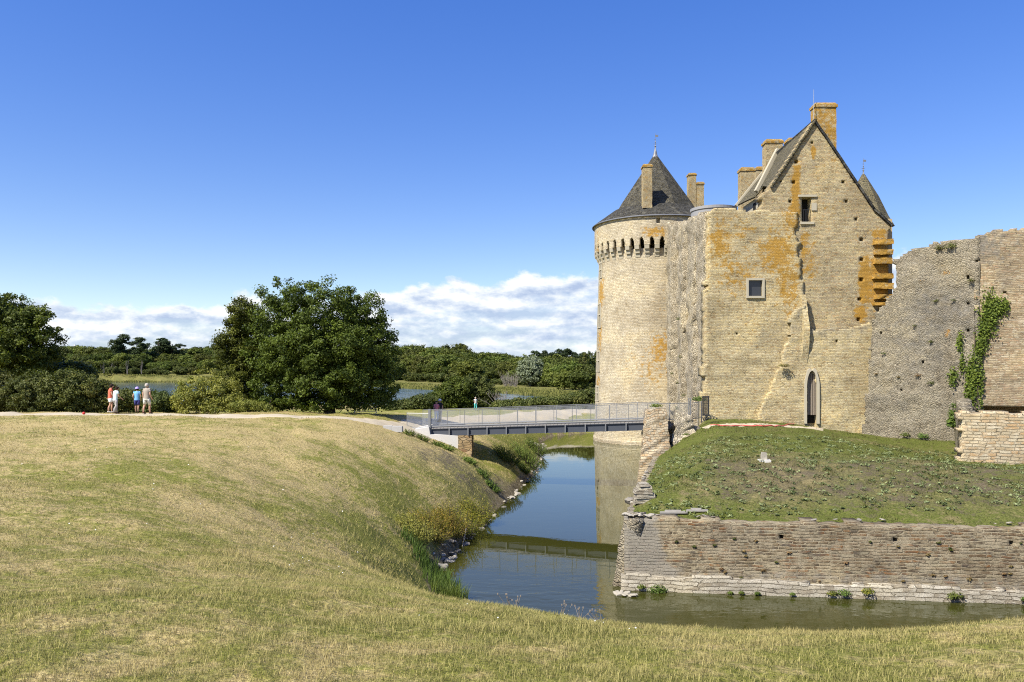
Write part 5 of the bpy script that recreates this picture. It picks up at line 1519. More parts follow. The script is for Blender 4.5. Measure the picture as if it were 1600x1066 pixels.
# the big oak in the middle
Yo = 53.0; ob_ = at(515, 650, Yo); base = (ob_.x, Yo, gz(ob_.x, Yo))
big = [(500, 490, 62, 52, 0, 2.6), (440, 485, 42, 45, .3, 2.2), (555, 495, 45, 48, .2, 2.2), (585, 545, 36, 50, .4, 2.0), (470, 545, 62, 48, -1.0, 2.4), (530, 550, 60, 50, -1.2, 2.4), (420, 545, 36, 52, .5, 2.0),
       (440, 600, 42, 40, -.6, 2.0), (500, 605, 60, 36, -1.4, 2.2), (565, 600, 45, 34, -.4, 2.1), (602, 590, 22, 36, .6, 1.6), (585, 628, 34, 20, .5, 1.6), (450, 632, 40, 16, 0, 1.8), (520, 628, 55, 18, .4, 2.4), (500, 560, 80, 70, .5, 2.6)]
tree('oak_tree', 'large round dark green oak in the middle, tallest tree beside the path', 'tree', base, lobes_px(Yo, big, base), 4.2, .34, 1350, 95, .085, .48, 101, M['leaf_oak'], inner=.3, bottom=base[2] + .15)
# its smaller neighbour on the left
Yn = 54.5; p = at(370, 640, Yn); base = (p.x, Yn, gz(p.x, Yn))
tree('oak_tree', 'narrower dark green tree leaning against the left side of the large round oak', 'tree', base, lobes_px(Yn, [(378, 500, 20, 34, 0, 1.3), (366, 545, 28, 38, 0, 1.5), (390, 560, 30, 50, .3, 1.5), (372, 595, 30, 36, -.3, 1.6), (395, 515, 22, 40, .5, 1.3), (385, 625, 30, 18, -.2, 1.5)], base), 3.2, .2, 480, 90, .08, .42, 105, M['leaf_oak'], inner=.28, bottom=base[2])
# the tree cut by the left edge
Yl = 60.0; p = at(-8, 620, Yl); base = (p.x, Yl, gz(p.x, Yl))
tree('oak_tree', 'spreading dark green tree cut by the left picture edge, behind the hedge', 'tree', base, lobes_px(Yl, [(-30, 500, 60, 45, 0, 3), (15, 500, 42, 38, 0, 2.4), (45, 530, 42, 40, -.5, 2.2), (10, 550, 55, 40, -1, 2.6), (70, 555, 24, 18, 0, 1.2), (-60, 560, 60, 60, 0, 3), (30, 575, 50, 24, -.6, 2.2), (0, 475, 22, 16, .3, 1.4), (55, 500, 26, 18, .4, 1.3)], base), 4.5, .35, 760, 95, .10, .52, 109, M['leaf_oak'], inner=.28, bottom=base[2])

# ---- bushes
def bush(lab, Y, lst, clumps, per, size, cr, seed, mat, group=None, name='bush', cat='bush', stems=6, ground=None, skirt=True, **kw):
    px0 = sum(l[0] for l in lst) / len(lst); x = at(px0, 600, Y).x
    base = (x, Y, (ground or gz)(x, Y))
    o = thing(name, base, lab, cat, group)
    L = [(l[0] + x, l[1] + Y, l[2] + base[2]) + tuple(l[3:]) for l in lobes_px(Y, lst, base)]
    if skirt: L = L + [(l[0], l[1], base[2] + l[5] * .45, l[3] * .95, l[4] * .85, l[5] * .55) for l in L if l[2] - l[5] > base[2] - .1 * l[5]]
    rg = np.random.default_rng(seed); mb = MB()
    for k in range(stems):
        tg = L[k % len(L)]; e = Vector(tg[:3]) + Vector(rg.normal(size=3) * .25)
        b = Vector((tg[0] + rg.normal() * .15, tg[1] + rg.normal() * .15, base[2] - .1))
        mb.tube([b, (b + e) / 2 + Vector((rg.normal() * .08, 0, 0)), e], [.035, .025, .012], 5)
    mb.build('stems', M['bark'], o)
    link('foliage', crown('foliage', L, clumps, per, size, cr, seed + 3, mat, bottom=base[2], **kw), o, mat)
    return o
H = [('hedge bush at the far left picture edge, dark green and dense', 52, [(-10, 610, 40, 30, 0, 1.5), (15, 618, 35, 22, -.5, 1.2)]),
     ('mid green rounded hedge bush second from the left picture edge', 51, [(50, 612, 35, 28, 0, 1.5), (65, 622, 30, 18, -.6, 1.2)]),
     ('tallest dark hedge bush just left of the walkers', 51.5, [(100, 606, 40, 28, 0, 1.6), (125, 612, 32, 26, -.3, 1.4), (95, 625, 40, 15, -.7, 1.2)]),
     ('olive hedge bush directly behind the walker in the red shirt', 52, [(152, 616, 26, 22, 0, 1.3), (165, 628, 24, 12, -.4, 1.1)]),
     ('low scrubby bush behind and between the two pairs of walkers', 52, [(196, 624, 22, 14, 0, 1.1), (205, 631, 15, 9, .3, 1.0)]),
     ('low hedge bush behind the walker in the grey shirt', 52, [(228, 624, 14, 13, 0, 1.0), (250, 628, 24, 12, -.3, 1.1)])]
for k, (lab, Y, ls) in enumerate(H):
    bush(lab, Y, ls, 150 + 90 * len(ls), 75, .07, .36, 130 + 5 * k, M['leaf_hedge'], inner=.3)
bush('large pale yellow-green bush between the walkers and the oaks', 51, [(315, 605, 32, 28, 0, 1.5), (345, 612, 30, 26, -.2, 1.4), (300, 622, 26, 16, -.5, 1.2), (335, 628, 45, 12, -.6, 1.2), (285, 615, 12, 18, 0, .8)], 330, 75, .06, .34, 171, M['leaf_yellow'], inner=.25)
bush('dry straw coloured scrub at the foot of the oaks', 49.5, [(385, 634, 30, 8, 0, .9), (415, 636, 20, 6, 0, .7)], 120, 60, .05, .25, 177, M['leaf_yellow'])
Hh = [('brown-green hedge behind the tree at left, above the hedge bushes', 64, [(110, 585, 40, 16, 0, 2), (60, 588, 45, 14, 0, 2)], M['leaf_hedge']),
      ('rounded dark green bush behind the bridge start, left of its paler neighbour', 106, [(700, 622, 26, 20, 0, 2.4), (715, 612, 24, 20, -.5, 2.2), (682, 628, 24, 12, 0, 2)], M['leaf_oak']),
      ('rounded olive shrub with a bare top behind the woman on the path', 108, [(745, 606, 24, 20, 0, 2.4), (755, 622, 26, 16, -.8, 2)], M['leaf_hedge']),
      ('flat green hedge between the large oak and the dark rounded bush', 100, [(640, 634, 26, 8, 0, 2), (660, 630, 22, 10, 0, 2), (625, 638, 22, 8, 0, 2)], M['leaf_hedge']),
      ('low dark hedge beyond the far path, right of the woman', 103, [(815, 632, 24, 6, 0, 1.6), (850, 630, 26, 7, 0, 1.6), (790, 634, 18, 6, 0, 1.5)], M['leaf_hedge']),
      ('low olive hedge touching the left edge of the round tower', 105, [(895, 626, 26, 9, 0, 2), (920, 622, 24, 12, .5, 2)], M['leaf_hedge'])]
for k, (lab, Y, ls, mt) in enumerate(Hh):
    bush(lab, Y, ls, 200 * len(ls), 60, .13, .6, 190 + 5 * k, mt, inner=.3)
# bare twiggy shrub
def bare_shrub(lab, x, y, h, w, seed, n=26, name='bare_shrub', cat='shrub', zf=gz, group=None):
    rg = np.random.default_rng(seed); z = zf(x, y); mb = MB()
    for k in range(n):
        e = Vector((x + rg.normal() * w, y + rg.normal() * w * .6, z + h * rg.uniform(.5, 1)))
        b = Vector((x + rg.normal() * w * .2, y + rg.normal() * .1, z - .05)); m = (b + e) / 2 + Vector((rg.normal() * .1 * w, 0, .05 * h))
        mb.tube([b, m, e], [.02 * h / 2, .013 * h / 2, .006 * h / 2], 4)
        for j in range(3):
            s = m + (e - m) * rg.uniform(0, .8); mb.tube([s, s + Vector((rg.normal() * .2 * w, rg.normal() * .1 * w, rg.uniform(.1, .3) * h))], [.007 * h / 2, .003 * h / 2], 3)
    return tag(mb.build(name, M['deadwood'], None), lab, cat, group)
p = at(782, 620, 104); bare_shrub('pale leafless twiggy shrub beside the olive shrub behind the path', p.x, 104, 2.6, 1.2, 3, 40)
p = at(192, 610, 53); bare_shrub('pale leafless twiggy shrub above the scrub between the walkers', p.x, 53, 1.5, .5, 4, 30)

# ---- yellow willow scrub along the left waterline, each a bush of upright shoots
def shoots(lab, x, y, h, w, seed, mat, n=260, zf=gz, name='willow_bush', cat='bush', group=None, leaf_s=.035, water=True):
    rg = np.random.default_rng(seed); z = max(zf(x, y), W); o = thing(name, (x, y, z), lab, cat, group)
    mb = MB(); C = []; T = []; N = []
    for k in range(n):
        a = rg.uniform(0, 6.283); r = w * math.sqrt(rg.random())
        bx, by = x + r * .6 * math.cos(a), y + r * .6 * math.sin(a)
        b = Vector((bx, by, max(zf(bx, by), W) - .05)); hh = h * rg.uniform(.55, 1.05) * (1 - .35 * (r / w) ** 2)
        e = b + Vector((math.cos(a) * r * .7 + rg.normal() * .06, math.sin(a) * r * .7 + rg.normal() * .06, hh))
        m = (b + e) / 2 + Vector((-math.cos(a) * .03, -math.sin(a) * .03, .06 * h))
        if k % 3 == 0: mb.tube([b, m, e], [.008, .006, .003], 4)
        base_t = np.clip(rg.normal(.35, .2), 0, 1)
        for j in range(16):
            s = .22 + .78 * j / 15; q = (1 - s) ** 2 * np.array(b) + 2 * s * (1 - s) * np.array(m) + s * s * np.array(e)
            C.append(q + rg.normal(size=3) * .03); T.append(base_t + .42 * s + rg.normal() * .1); N.append((math.cos(a) * .5, math.sin(a) * .5, .6))
    mb.build('stems', M['bark'], o)
    V, Fc, TT = leaves(np.array(C), np.array(N), leaf_s, rg, .42, np.clip(np.array(T), 0, 1), .8)
    link('foliage', mesh_np('foliage', V, Fc, False, None, {'tint': TT}), o, mat)
    return o
for lab, px, py, Y, h, w, mt in (('golden willow scrub bush on the bank, uppermost of the waterline row', 746, 806, 37.6, 1.3, .8, 'leaf_bank'),
                                 ('tall golden willow bush at the middle of the waterline row', 720, 822, 34.8, 1.45, .9, 'leaf_bank'),
                                 ('green based golden willow bush beside the stony shore', 700, 838, 33.4, 1.1, .7, 'leaf_bank'),
                                 ('broad yellow willow bush lower down the bank, in front of the tall golden one', 672, 862, 31.6, 1.1, .8, 'leaf_bank'),
                                 ('lowest straggly yellow-green willow bush of the waterline row', 650, 885, 30.2, .85, .7, 'leaf_yellow')):
    x = at(px, py, Y).x; shoots(lab, x, Y, h, w, int(px), M[mt], 300)
for lab, px, Y, h, w in (('green weedy bush on the bank in the bridge shadow', 792, 52.5, 1.1, .9), ('leafy green bush at the moat edge right of the bridge pier', 822, 57.5, 1.5, 1.0), ('bright green weeds low at the moat edge beyond the bridge', 815, 54.0, .7, .6), ('green brushwood on the moat edge farther beyond the bridge', 838, 66, 1.3, .9)):
    x = at(px, 700, Y).x; shoots(lab, x, Y, h, w, int(px) + 7, M['leaf_green'], 200, leaf_s=.05)
for k, (px, py, Y) in enumerate(((660, 680, 47.5), (685, 684, 47.8), (640, 676, 47.0), (700, 716, 47.0), (735, 742, 45.5), (755, 752, 44.6), (770, 764, 44.2))):
    x = at(px, py, Y).x; shoots('small tuft of weeds on the dry bank below the left bridge end', x, Y, .45, .4, 400 + k, M['leaf_green'], 60, group='weed tufts below the bridge end', name='weed_tuft', cat='weeds', leaf_s=.045)
# reeds at the near end of the moat
def reeds(lab, x, y, h, w, seed, n=220, lean=.25):
    rg = np.random.default_rng(seed); V = []; Fc = []; T = []
    for k in range(n):
        bx, by = x + float(np.clip(rg.normal(), -1.5, 1.5)) * w, y + float(np.clip(rg.normal(), -1.5, 1.5)) * w * .7; bz_ = max(gz(bx, by), W) - .05
        hh = h * rg.uniform(.5, 1.1); a = rg.uniform(0, 6.283); l = rg.normal() * lean * hh
        d = np.array([math.cos(a), math.sin(a), 0]); s = np.array([-d[1], d[0], 0]) * .007
        p0 = np.array([bx, by, bz_]); p1 = p0 + d * l * .3 + np.array([0, 0, hh * .6]); p2 = p0 + d * l + np.array([0, 0, hh])
        i = len(V); V += [p0 - s, p0 + s, p1 + s * .8, p1 - s * .8, p2]; Fc += [(i, i + 1, i + 2, i + 3)]; T.append((i + 3, i + 2, i + 4))
    tint = np.repeat(rg.random(n), 5)
    me = mesh_np('reed_clump', V, [np.array(Fc), np.array(T)], False, None, {'tint': tint})
    return tag(link('reed_clump', me, None, M['leaf_green']), lab, 'reeds')
for k, (lab, px, Y, h, w) in enumerate((('upright reed clump left of the near water end', 674, 28.0, 0.5, .42), ('dense green reeds at the near corner of the moat', 690, 26.7, .55, .42), ('thin reeds bending over the near water edge', 703, 25.6, .55, .38), ('short reed tuft up the bank beside the lowest willow', 656, 29.0, .55, .42))):
    reeds(lab, at(px, 900, Y).x, Y, h, w, 500 + k, 520, .45)
# single dry stalks standing in front of the near water
for k, (px, Y, h) in enumerate(((796, 10.6, .22), (806, 10.4, .18), (880, 10.8, .24), (907, 10.2, .20), (935, 10.4, .17))):
    rg = np.random.default_rng(k); x = at(px, 950, Y).x; z = gz(x, Y); mb = MB()
    for j in range(5):
        e = Vector((x + rg.normal() * .07, Y + rg.normal() * .05, z + h * rg.uniform(.5, 1)))
        mb.tube([(x + rg.normal() * .02, Y, z - .02), e], [.004, .002], 4)
        mb.box(e, (.015, .015, .02))
    tag(mb.build('dry_stalk', M['oldwood'], None), 'thin dry weed stalk on the near bank edge in front of the water', 'weeds', 'dry stalks on the near bank edge')
# ------------------------------------------------------------------ far wood: prototypes with shared meshes, each tree its own object
def far_mesh(kind, seed):
    rg = np.random.default_rng(seed)
    if kind == 'oak':
        lb = [(0, 0, 6.0, 4.2, 4.2, 3.6)] + [(rg.normal() * 2.2, rg.normal() * 2.2, rg.uniform(3.5, 8.0), rg.uniform(1.7, 2.6), rg.uniform(1.7, 2.6), rg.uniform(1.4, 2.2)) for _ in range(7)] + [(0, 0, 2.4, 3.6, 3.6, 2.2)]
        me = crown('tree', lb, 420, 26, .30, .85, seed, M['leaf_wood'], inner=.2, bottom=.1); th, tr = 5.0, .28
    elif kind == 'bush':
        lb = [(0, 0, 1.6, 2.6, 2.4, 1.7)] + [(rg.normal() * 1.6, rg.normal() * 1.2, rg.uniform(1, 2.6), 1.2, 1.2, 1.0) for _ in range(5)]
        me = crown('tree', lb, 150, 24, .24, .7, seed, M['leaf_hedge'], inner=.2, bottom=0.0); th, tr = 1.5, .12
    elif kind == 'pine':
        lb = [(rg.normal() * 1.8, rg.normal() * 1.2, 5.5 + k * 1.1, rg.uniform(1.4, 3.0), 1.8, rg.uniform(.8, 1.6)) for k in range(7)]
        me = crown('tree', lb, 240, 26, .28, .8, seed, M['leaf_pine'], inner=.2, flat=.6); th, tr = 12.0, .3
    elif kind == 'poplar':
        lb = [(0, 0, 2 + k * 1.35, 1.25 - .08 * k, 1.25 - .08 * k, 1.6) for k in range(8)]
        me = crown('tree', lb, 170, 26, .26, .6, seed, M['leaf_hedge'], inner=.2); th, tr = 10.0, .2
    else:
        lb = [(0, 0, 5, 4.0, 3.6, 3.8), (-2.2, 0, 4, 2.5, 2.5, 2.8), (2.2, 0, 3.8, 2.6, 2.4, 2.8), (.5, -1, 7.2, 2.3, 2.3, 2.0)]
        me = crown('tree', lb, 420, 30, .28, .8, seed, M['leaf_willow'], inner=.2, bottom=.1); th, tr = 4.0, .3
    mb = MB(); limbs(mb, (0, 0, -.3), th, tr, [l[:3] for l in lb[:5]], rg, 6)
    # join the trunk into the same mesh with its own material slot
    bm = bmesh.new(); bm.from_mesh(me); lay = bm.verts.layers.float.get('tint')
    vs = [bm.verts.new(v) for v in mb.v]
    for f_ in mb.f:
        try:
            nf = bm.faces.new([vs[i] for i in f_]); nf.material_index = 1
        except ValueError: pass
    bm.to_mesh(me); bm.free()
    mm = {'oak': 'leaf_wood', 'bush': 'leaf_hedge', 'pine': 'leaf_pine', 'poplar': 'leaf_hedge', 'willow': 'leaf_willow'}[kind]
    me.materials.append(M[mm]); me.materials.append(M['bark'])
    return me
PROTO = {'oak': [far_mesh('oak', 700 + k) for k in range(7)], 'bush': [far_mesh('bush', 720 + k) for k in range(4)], 'pine': [far_mesh('pine', 730 + k) for k in range(3)],
         'poplar': [far_mesh('poplar', 740 + k) for k in range(2)], 'willow': [far_mesh('willow', 750)]}
fr_ = random.Random(21)
def far(kind, px, Y, height, lab, group=None, name='tree', cat='tree', wide=1.0, dz=0.0):
    me = fr_.choice(PROTO[kind]); x = at(px, 500, Y).x
    o = bpy.data.objects.new(name, me); COL.objects.link(o)
    nat = {'oak': 9.8, 'bush': 3.3, 'pine': 12.8, 'poplar': 12.6, 'willow': 9.2}[kind]; s = height / nat
    o.scale = (s * wide, s * wide, s); o.rotation_euler = (0, 0, fr_.uniform(0, 6.28)); o.location = (x, Y, gz(x, Y) + dz)
    return tag(o, lab, cat, group)
def top_px(px):      # tree-top row of the far wood in the photo
    return float(np.interp(px, [-60, 0, 60, 100, 130, 170, 210, 260, 300, 330, 400, 600, 640, 680, 705, 730, 760, 800, 830, 870, 930, 1000], [545, 545, 543, 541, 540, 541, 543, 543, 545, 540, 540, 540, 541, 538, 536, 543, 551, 553, 553, 556, 557, 556]))
def far_base(px):    # depth of the front of the wood
    return float(np.interp(px, [-60, 120, 340, 620, 690, 760, 810, 870, 930], [410, 425, 445, 395, 372, 340, 330, 300, 290]))
# back row first, then two rows in front
for row, (dy, hs, stepp) in enumerate(((95, 1.0, 15), (55, .93, 15), (22, .72, 17), (4, .50, 18))):
    px = -70.0
    while px < 1010:
        px += stepp * fr_.uniform(.75, 1.25)
        Y = far_base(px) + dy + fr_.uniform(-8, 8)
        x = at(px, 500, Y).x; zb_ = gz(x, Y)
        h = (CZ + (HY - top_px(px)) / F * Y - zb_) * (hs if row else 1.0) * fr_.uniform(.86, 1.04)
        if 935 < px < 1010 and row > 1: continue
        far('oak', px, Y, max(h, 4.0), 'rounded dark green tree of the wood across the lake', 'trees of the far wood', wide=fr_.uniform(.95, 1.35))
for k in range(46):
    px = fr_.uniform(90, 350) if k < 20 else fr_.uniform(615, 930)
    Y = far_base(px) - 6 - fr_.uniform(0, 8)
    far('bush', px, Y, fr_.uniform(2.2, 4.4), 'low bush at the foot of the wood across the lake', 'bushes at the edge of the far wood', 'bush', 'bush')
for px, Y, h, lab in ((188, 470, 20.0, 'dark ragged pine, leftmost of those above the far wood'), (218, 470, 19.0, 'dark flat-topped pine in the middle above the far wood'), (246, 470, 19.0, 'dark pine with a broken top, right of the flat one'), (270, 475, 17.5, 'small dark pine at the right end of the pines above the far wood')):
    x = at(px, 500, Y).x; far('pine', px, Y, h, lab, None, 'pine_tree', wide=1.15)
for k in range(9):
    px = 838 + k * 9 + fr_.uniform(-3, 3); far('pine', px, 440, 12.5 + fr_.uniform(-1, 1.5), 'small dark pine of the row above the pale willow', 'pines on the right skyline', 'pine_tree', wide=.9, dz=1.5)
for k in range(6):
    px = 908 + k * 6; far('poplar', px, 330 + k * 4, 12.5 + fr_.uniform(-1.2, 1.5) + k * .2, 'slim yellow-green poplar beside the left edge of the tower', 'poplars beside the tower', 'poplar_tree', wide=1.0)
far('willow', 829, 300, 11.8, 'pale silvery rounded willow in front of the far wood', None, 'willow_tree', wide=1.08)
for px, Y, h, lab in ((735, 320, 10.5, 'yellowish rounded tree at the edge of the far wood left of the silver willow'), (868, 296, 9.0, 'olive bush-like tree just right of the silver willow'), (893, 285, 9.5, 'grey green sallow tree in front of the poplars'), (915, 262, 8.4, 'dark rounded tree by the marsh beside the tower'), (882, 255, 6.6, 'small dark tree at the marsh edge near the tower'), (905, 250, 6.6, 'low dark green tree right at the tower foot across the marsh')):
    far('oak', px, Y, h, lab, None, wide=1.25)
for k, (px, Y, h) in enumerate(((790, 300, 6), (798, 302, 5), (805, 299, 5.5))):
    x = at(px, 500, Y).x; bare_shrub('pale dead leafless tree at the marsh left of the silver willow', x, Y, h, 2.0, 60 + k, 22, 'dead_tree', 'tree', gz, 'dead trees in the marsh')
for k, (px, Y, h) in enumerate(((199, 415, 9), (221, 418, 8), (163, 416, 7), (174, 418, 7))):
    x = at(px, 500, Y).x; bare_shrub('pale dead trunk standing at the lake shore below the far wood', x, Y, h, .8, 70 + k, 5, 'dead_tree', 'tree', gz, 'dead trunks on the lake shore')

# reed belts along the far lake shore: nobody could count the stems
rg = np.random.default_rng(77)
far_edge = [(14.5, 176), (12.6, 182), (10, 201), (2, 225), (-7, 237), (-24, 264), (-40, 289), (-70, 335), (-118, 395), (-210, 408), (-420, 420)]
P = []; 
for (ax, ay), (bx, by) in zip(far_edge[:-1], far_edge[1:]):
    n = int(math.hypot(bx - ax, by - ay) * 70)
    q = rg.random(n); w_ = rg.random(n) ** 1.6 * np.interp(ay, [170, 240, 330, 420], [16, 26, 18, 10])
    P.append(np.stack([ax + (bx - ax) * q + w_ * .55 + rg.normal(size=n), ay + (by - ay) * q + w_ + rg.normal(size=n)], 1))
P = np.concatenate(P); pz = ground_z(P[:, 0], P[:, 1], False); k_ = pz > W - .25; P = P[k_]; pz = np.maximum(pz[k_], W)
n = len(P); hh = rg.uniform(.35, .85, n) * (0.7 + .6 * fbm(P[:, 0] * .1, P[:, 1] * .1, 3, 2)); a = rg.uniform(0, math.pi, n); w_ = rg.uniform(.06, .16, n)
dx, dy = np.cos(a) * w_, np.sin(a) * w_
V = np.stack([np.stack([P[:, 0] - dx, P[:, 1] - dy, pz - .1], 1), np.stack([P[:, 0] + dx, P[:, 1] + dy, pz - .1], 1), np.stack([P[:, 0] + dx * .5 + rg.normal(size=n) * .1, P[:, 1] + dy * .5, pz + hh], 1), np.stack([P[:, 0] - dx * .6, P[:, 1] - dy * .6, pz + hh * .85], 1)], 1).reshape(-1, 3)
tint = np.repeat(np.clip(fbm(P[:, 0] * .06, P[:, 1] * .06, 9, 3) * 1.2 - .1 + rg.normal(size=n) * .15, 0, 1), 4)
tag(link('reed_bed', mesh_np('reed_bed', V, np.arange(4 * n).reshape(n, 4), False, None, {'tint': tint}), None, M['reed']), 'yellow green reed bed along the far lake shore', 'reeds', None, 'stuff')

# the white house far left
hx = at(112, 550, 640); hz = CZ + (HY - 558) / F * 640
wh = thing('white_house', (hx.x, 640, hz), 'tiny distant white house with a grey roof among the far trees at left', 'house')
mb = MB(); mb.box((hx.x, 640, hz + 2.5 - 6), (8, 7, 17)); mb.build('wall', M['whitewall'], wh)
x, y, z = hx.x, 640, hz + 5
mb = MB(); mb.add([(x - 4.2, y - 3.7, z), (x + 4.2, y - 3.7, z), (x + 4.2, y + 3.7, z), (x - 4.2, y + 3.7, z), (x - 4.2, y, z + 4), (x + 4.2, y, z + 4)], [(0, 1, 5, 4), (2, 3, 4, 5), (1, 2, 5), (3, 0, 4), (3, 2, 1, 0)]); mb.build('roof', M['slate'], wh)
mb = MB(); mb.box((x + 2.5, y, z + 4.2), (1, 1, 2.4)); mb.build('chimney', M['whitewall'], wh)
for dx in (-2, 1.6): MB().box((x + dx, y - 3.52, z - 2), (1.0, .1, 1.5)).build('window', M['glass'], wh)
# ------------------------------------------------------------------ grass: uncountable blades, one object
def blade_mesh(x, y, z, h, w, lean, rg, bent):
    n = len(x); a = rg.uniform(0, 2 * math.pi, n); b = a + rg.normal(0, .5, n) + math.pi / 2
    dx, dy = np.cos(a) * w, np.sin(a) * w; lx, ly = np.cos(b) * lean * h, np.sin(b) * lean * h
    p0 = np.stack([x - dx, y - dy, z - .01], 1); p1 = np.stack([x + dx, y + dy, z - .01], 1)
    tip = np.stack([x + lx, y + ly, z + h * np.sqrt(np.clip(1 - lean ** 2 * .6, .1, 1))], 1)
    if not bent:
        V = np.stack([p0, p1, tip], 1).reshape(-1, 3)
        return V, [np.arange(3 * n).reshape(n, 3)], 3
    m = np.stack([x + lx * .35, y + ly * .35, z + h * .62], 1); o = np.stack([dx, dy, 0 * dx], 1) * .75
    V = np.stack([p0, p1, m + o, m - o, tip], 1).reshape(-1, 3); i = np.arange(n) * 5
    return V, [np.stack([i, i + 1, i + 2, i + 3], 1), np.stack([i + 3, i + 2, i + 4], 1)], 5

rg = np.random.default_rng(5)
PATHS = [np.array([(-75, 46.5), (-50, 46.0), (-30, 45.4), (-20, 45.2), (-12, 45.8), (-9, 47.2), (-6.9, 49.6), (-5.6, 51.0)]), np.array([(-6.2, 50.2), (-5.5, 55), (-4.5, 63), (-2.4, 76), (.5, 88), (6, 97), (14, 101), (30, 103)])]
def path_d(x, y):
    d = np.full(x.shape, 1e9)
    for P in PATHS:
        for (ax, ay), (bx, by) in zip(P[:-1], P[1:]):
            ex, ey = bx - ax, by - ay; t_ = np.clip(((x - ax) * ex + (y - ay) * ey) / (ex * ex + ey * ey), 0, 1)
            d = np.minimum(d, np.hypot(x - ax - t_ * ex, y - ay - t_ * ey))
    return d
def scatter(n, r0, r1, amax=42, power=0.0):
    lr = rg.uniform(math.log(r0), math.log(r1), n); r = np.exp(lr); a = np.radians(rg.uniform(-amax, amax, n))
    x, y = r * np.sin(a), r * np.cos(a); return x, y, r
allV = []; q4 = []; t3 = []; attr = {'green': [], 'bare': [], 'weedy': [], 'tint': []}; base = 0
def add_blades(x, y, z, r, h, w, lean, bent, green, bare, weedy=0.0):
    global base
    V, fs, k = blade_mesh(x, y, z, h, w, lean, rg, bent)
    allV.append(V)
    for f_ in fs: (q4 if f_.shape[1] == 4 else t3).append(f_ + base)
    base += len(V)
    tn = np.clip(rg.normal(.5, .25, len(x)), 0, 1)
    for nm, v in (('green', green), ('bare', bare), ('weedy', np.full(len(x), weedy)), ('tint', tn)): attr[nm].append(np.repeat(v, k))
for (n, r0, r1, bent) in ((150000, 2.6, 9.0, True), (190000, 8.0, 24.0, False), (150000, 22.0, 70.0, False)):
    x, y, r = scatter(n, r0, r1)
    d = poly_sd(x, y, MOAT); pd = path_d(x, y)
    clump = fbm(x * 1.1, y * 1.1, 31, 3); fine = fbm(x * 6, y * 6, 33, 2)
    keep = (d > .55 + rg.random(n) * .5) & (pd > 1.05) & (y < 110) & (rg.random(n) < sstep(.25, .55, clump * .6 + fine * .4) + .25)
    x, y, r, clump = x[keep], y[keep], r[keep], clump[keep]
    z = ground_z(x, y); g_, b_, s_, m_ = zones(x, y); dd = d[keep]
    low = sstep(4.5, 1.5, dd)
    tall = 1 + 0.9 * sstep(.60, .75, fbm(x * .5, y * .5, 35, 3)) + 1.5 * low
    h = rg.uniform(.02, .058, len(x)) * tall * np.clip(r / 9, 1.0, 1.6)
    w = np.maximum(.0016, r * .00030) * rg.uniform(.7, 1.3, len(x))
    add_blades(x, y, z, r, h, w, rg.uniform(.45, 1.15, len(x)), bent, g_, b_)
# greener, taller tussocks
n = 420; x, y, r = scatter(n, 3.5, 45); d = poly_sd(x, y, MOAT); k_ = (d > 1.2) & (path_d(x, y) > 1.3); x, y, r = x[k_], y[k_], r[k_]
sz_ = rg.uniform(.04, .16, len(x)); m_ = 34; X2 = np.repeat(x, m_) + rg.normal(size=len(x) * m_) * np.repeat(sz_, m_); Y2 = np.repeat(y, m_) + rg.normal(size=len(x) * m_) * np.repeat(sz_, m_)
R2 = np.hypot(X2, Y2); add_blades(X2, Y2, ground_z(X2, Y2), R2, rg.uniform(.03, .075, len(X2)), np.maximum(.002, R2 * .0003), rg.uniform(.2, 1.0, len(X2)), False, np.full(len(X2), .75), np.full(len(X2), -.5))
# on the mound
n = 60000
x = rg.uniform(4, 30, n); y = rg.uniform(25, 50, n)
keep = (poly_sd(x, y, MOUND) < -.25) & (np.abs(x / y) < .70); x, y = x[keep], y[keep]
dfm = -(x - 3.95) * e[1] + (y - 27.05) * e[0]
cl = fbm(x * 1.3, y * 1.3, 41, 3); k_ = rg.random(len(x)) < sstep(.38, .62, cl) * .85 + .12; x, y, dfm, cl = x[k_], y[k_], dfm[k_], cl[k_]
sandy = (np.hypot((x - 16) / 4.5, (y - 47.2) / .9) < 1) ; x, y, dfm, cl = x[~sandy], y[~sandy], dfm[~sandy], cl[~sandy]
z = mound_z(x, y)
add_blades(x, y, z, np.hypot(x, y), rg.uniform(.03, .10, len(x)) * (1 + sstep(.55, .7, cl)), rg.uniform(.008, .018, len(x)), rg.uniform(.2, .9, len(x)), False, .15 + .45 * sstep(.5, .68, cl) + .15 * sstep(9, 14, dfm), np.full(len(x), -.1), 1.0)
me = mesh_np('grass', np.concatenate(allV), [np.concatenate(q4), np.concatenate(t3)], False, None, {k: np.concatenate(v) for k, v in attr.items()})
tag(link('grass', me, None, M['blades']), 'short dry mown grass on the moat bank and on the castle mound', 'grass', None, 'stuff')

# weeds on the mound: rosettes and small clumps, far too many to count
V = []; T = []; 
n = 1150; x = rg.uniform(5, 26, n); y = 27.3 + rg.random(n) ** 1.2 * 14
k_ = (poly_sd(x, y, MOUND) < -.3); x, y = x[k_], y[k_]
Cc = []; Nn = []; Ss = []; Tt = []
for xx, yy in zip(x, y):
    z = mz(xx, yy); s = rg.uniform(.05, .24); kk = int(rg.integers(10, 30)); tb = rg.random()
    for j in range(kk):
        a = rg.uniform(0, 6.283); rr_ = s * rg.random() ** .5
        Cc.append((xx + rr_ * math.cos(a), yy + rr_ * math.sin(a), z + .02 + rg.random() * s * .5)); Nn.append((math.cos(a) * .4, math.sin(a) * .4, 1)); Ss.append(rg.uniform(.025, .07)); Tt.append(np.clip(tb + rg.normal() * .2, 0, 1))
V, Fc, TT = leaves(np.array(Cc), np.array(Nn), np.array(Ss), rg, .45, np.array(Tt), .5)
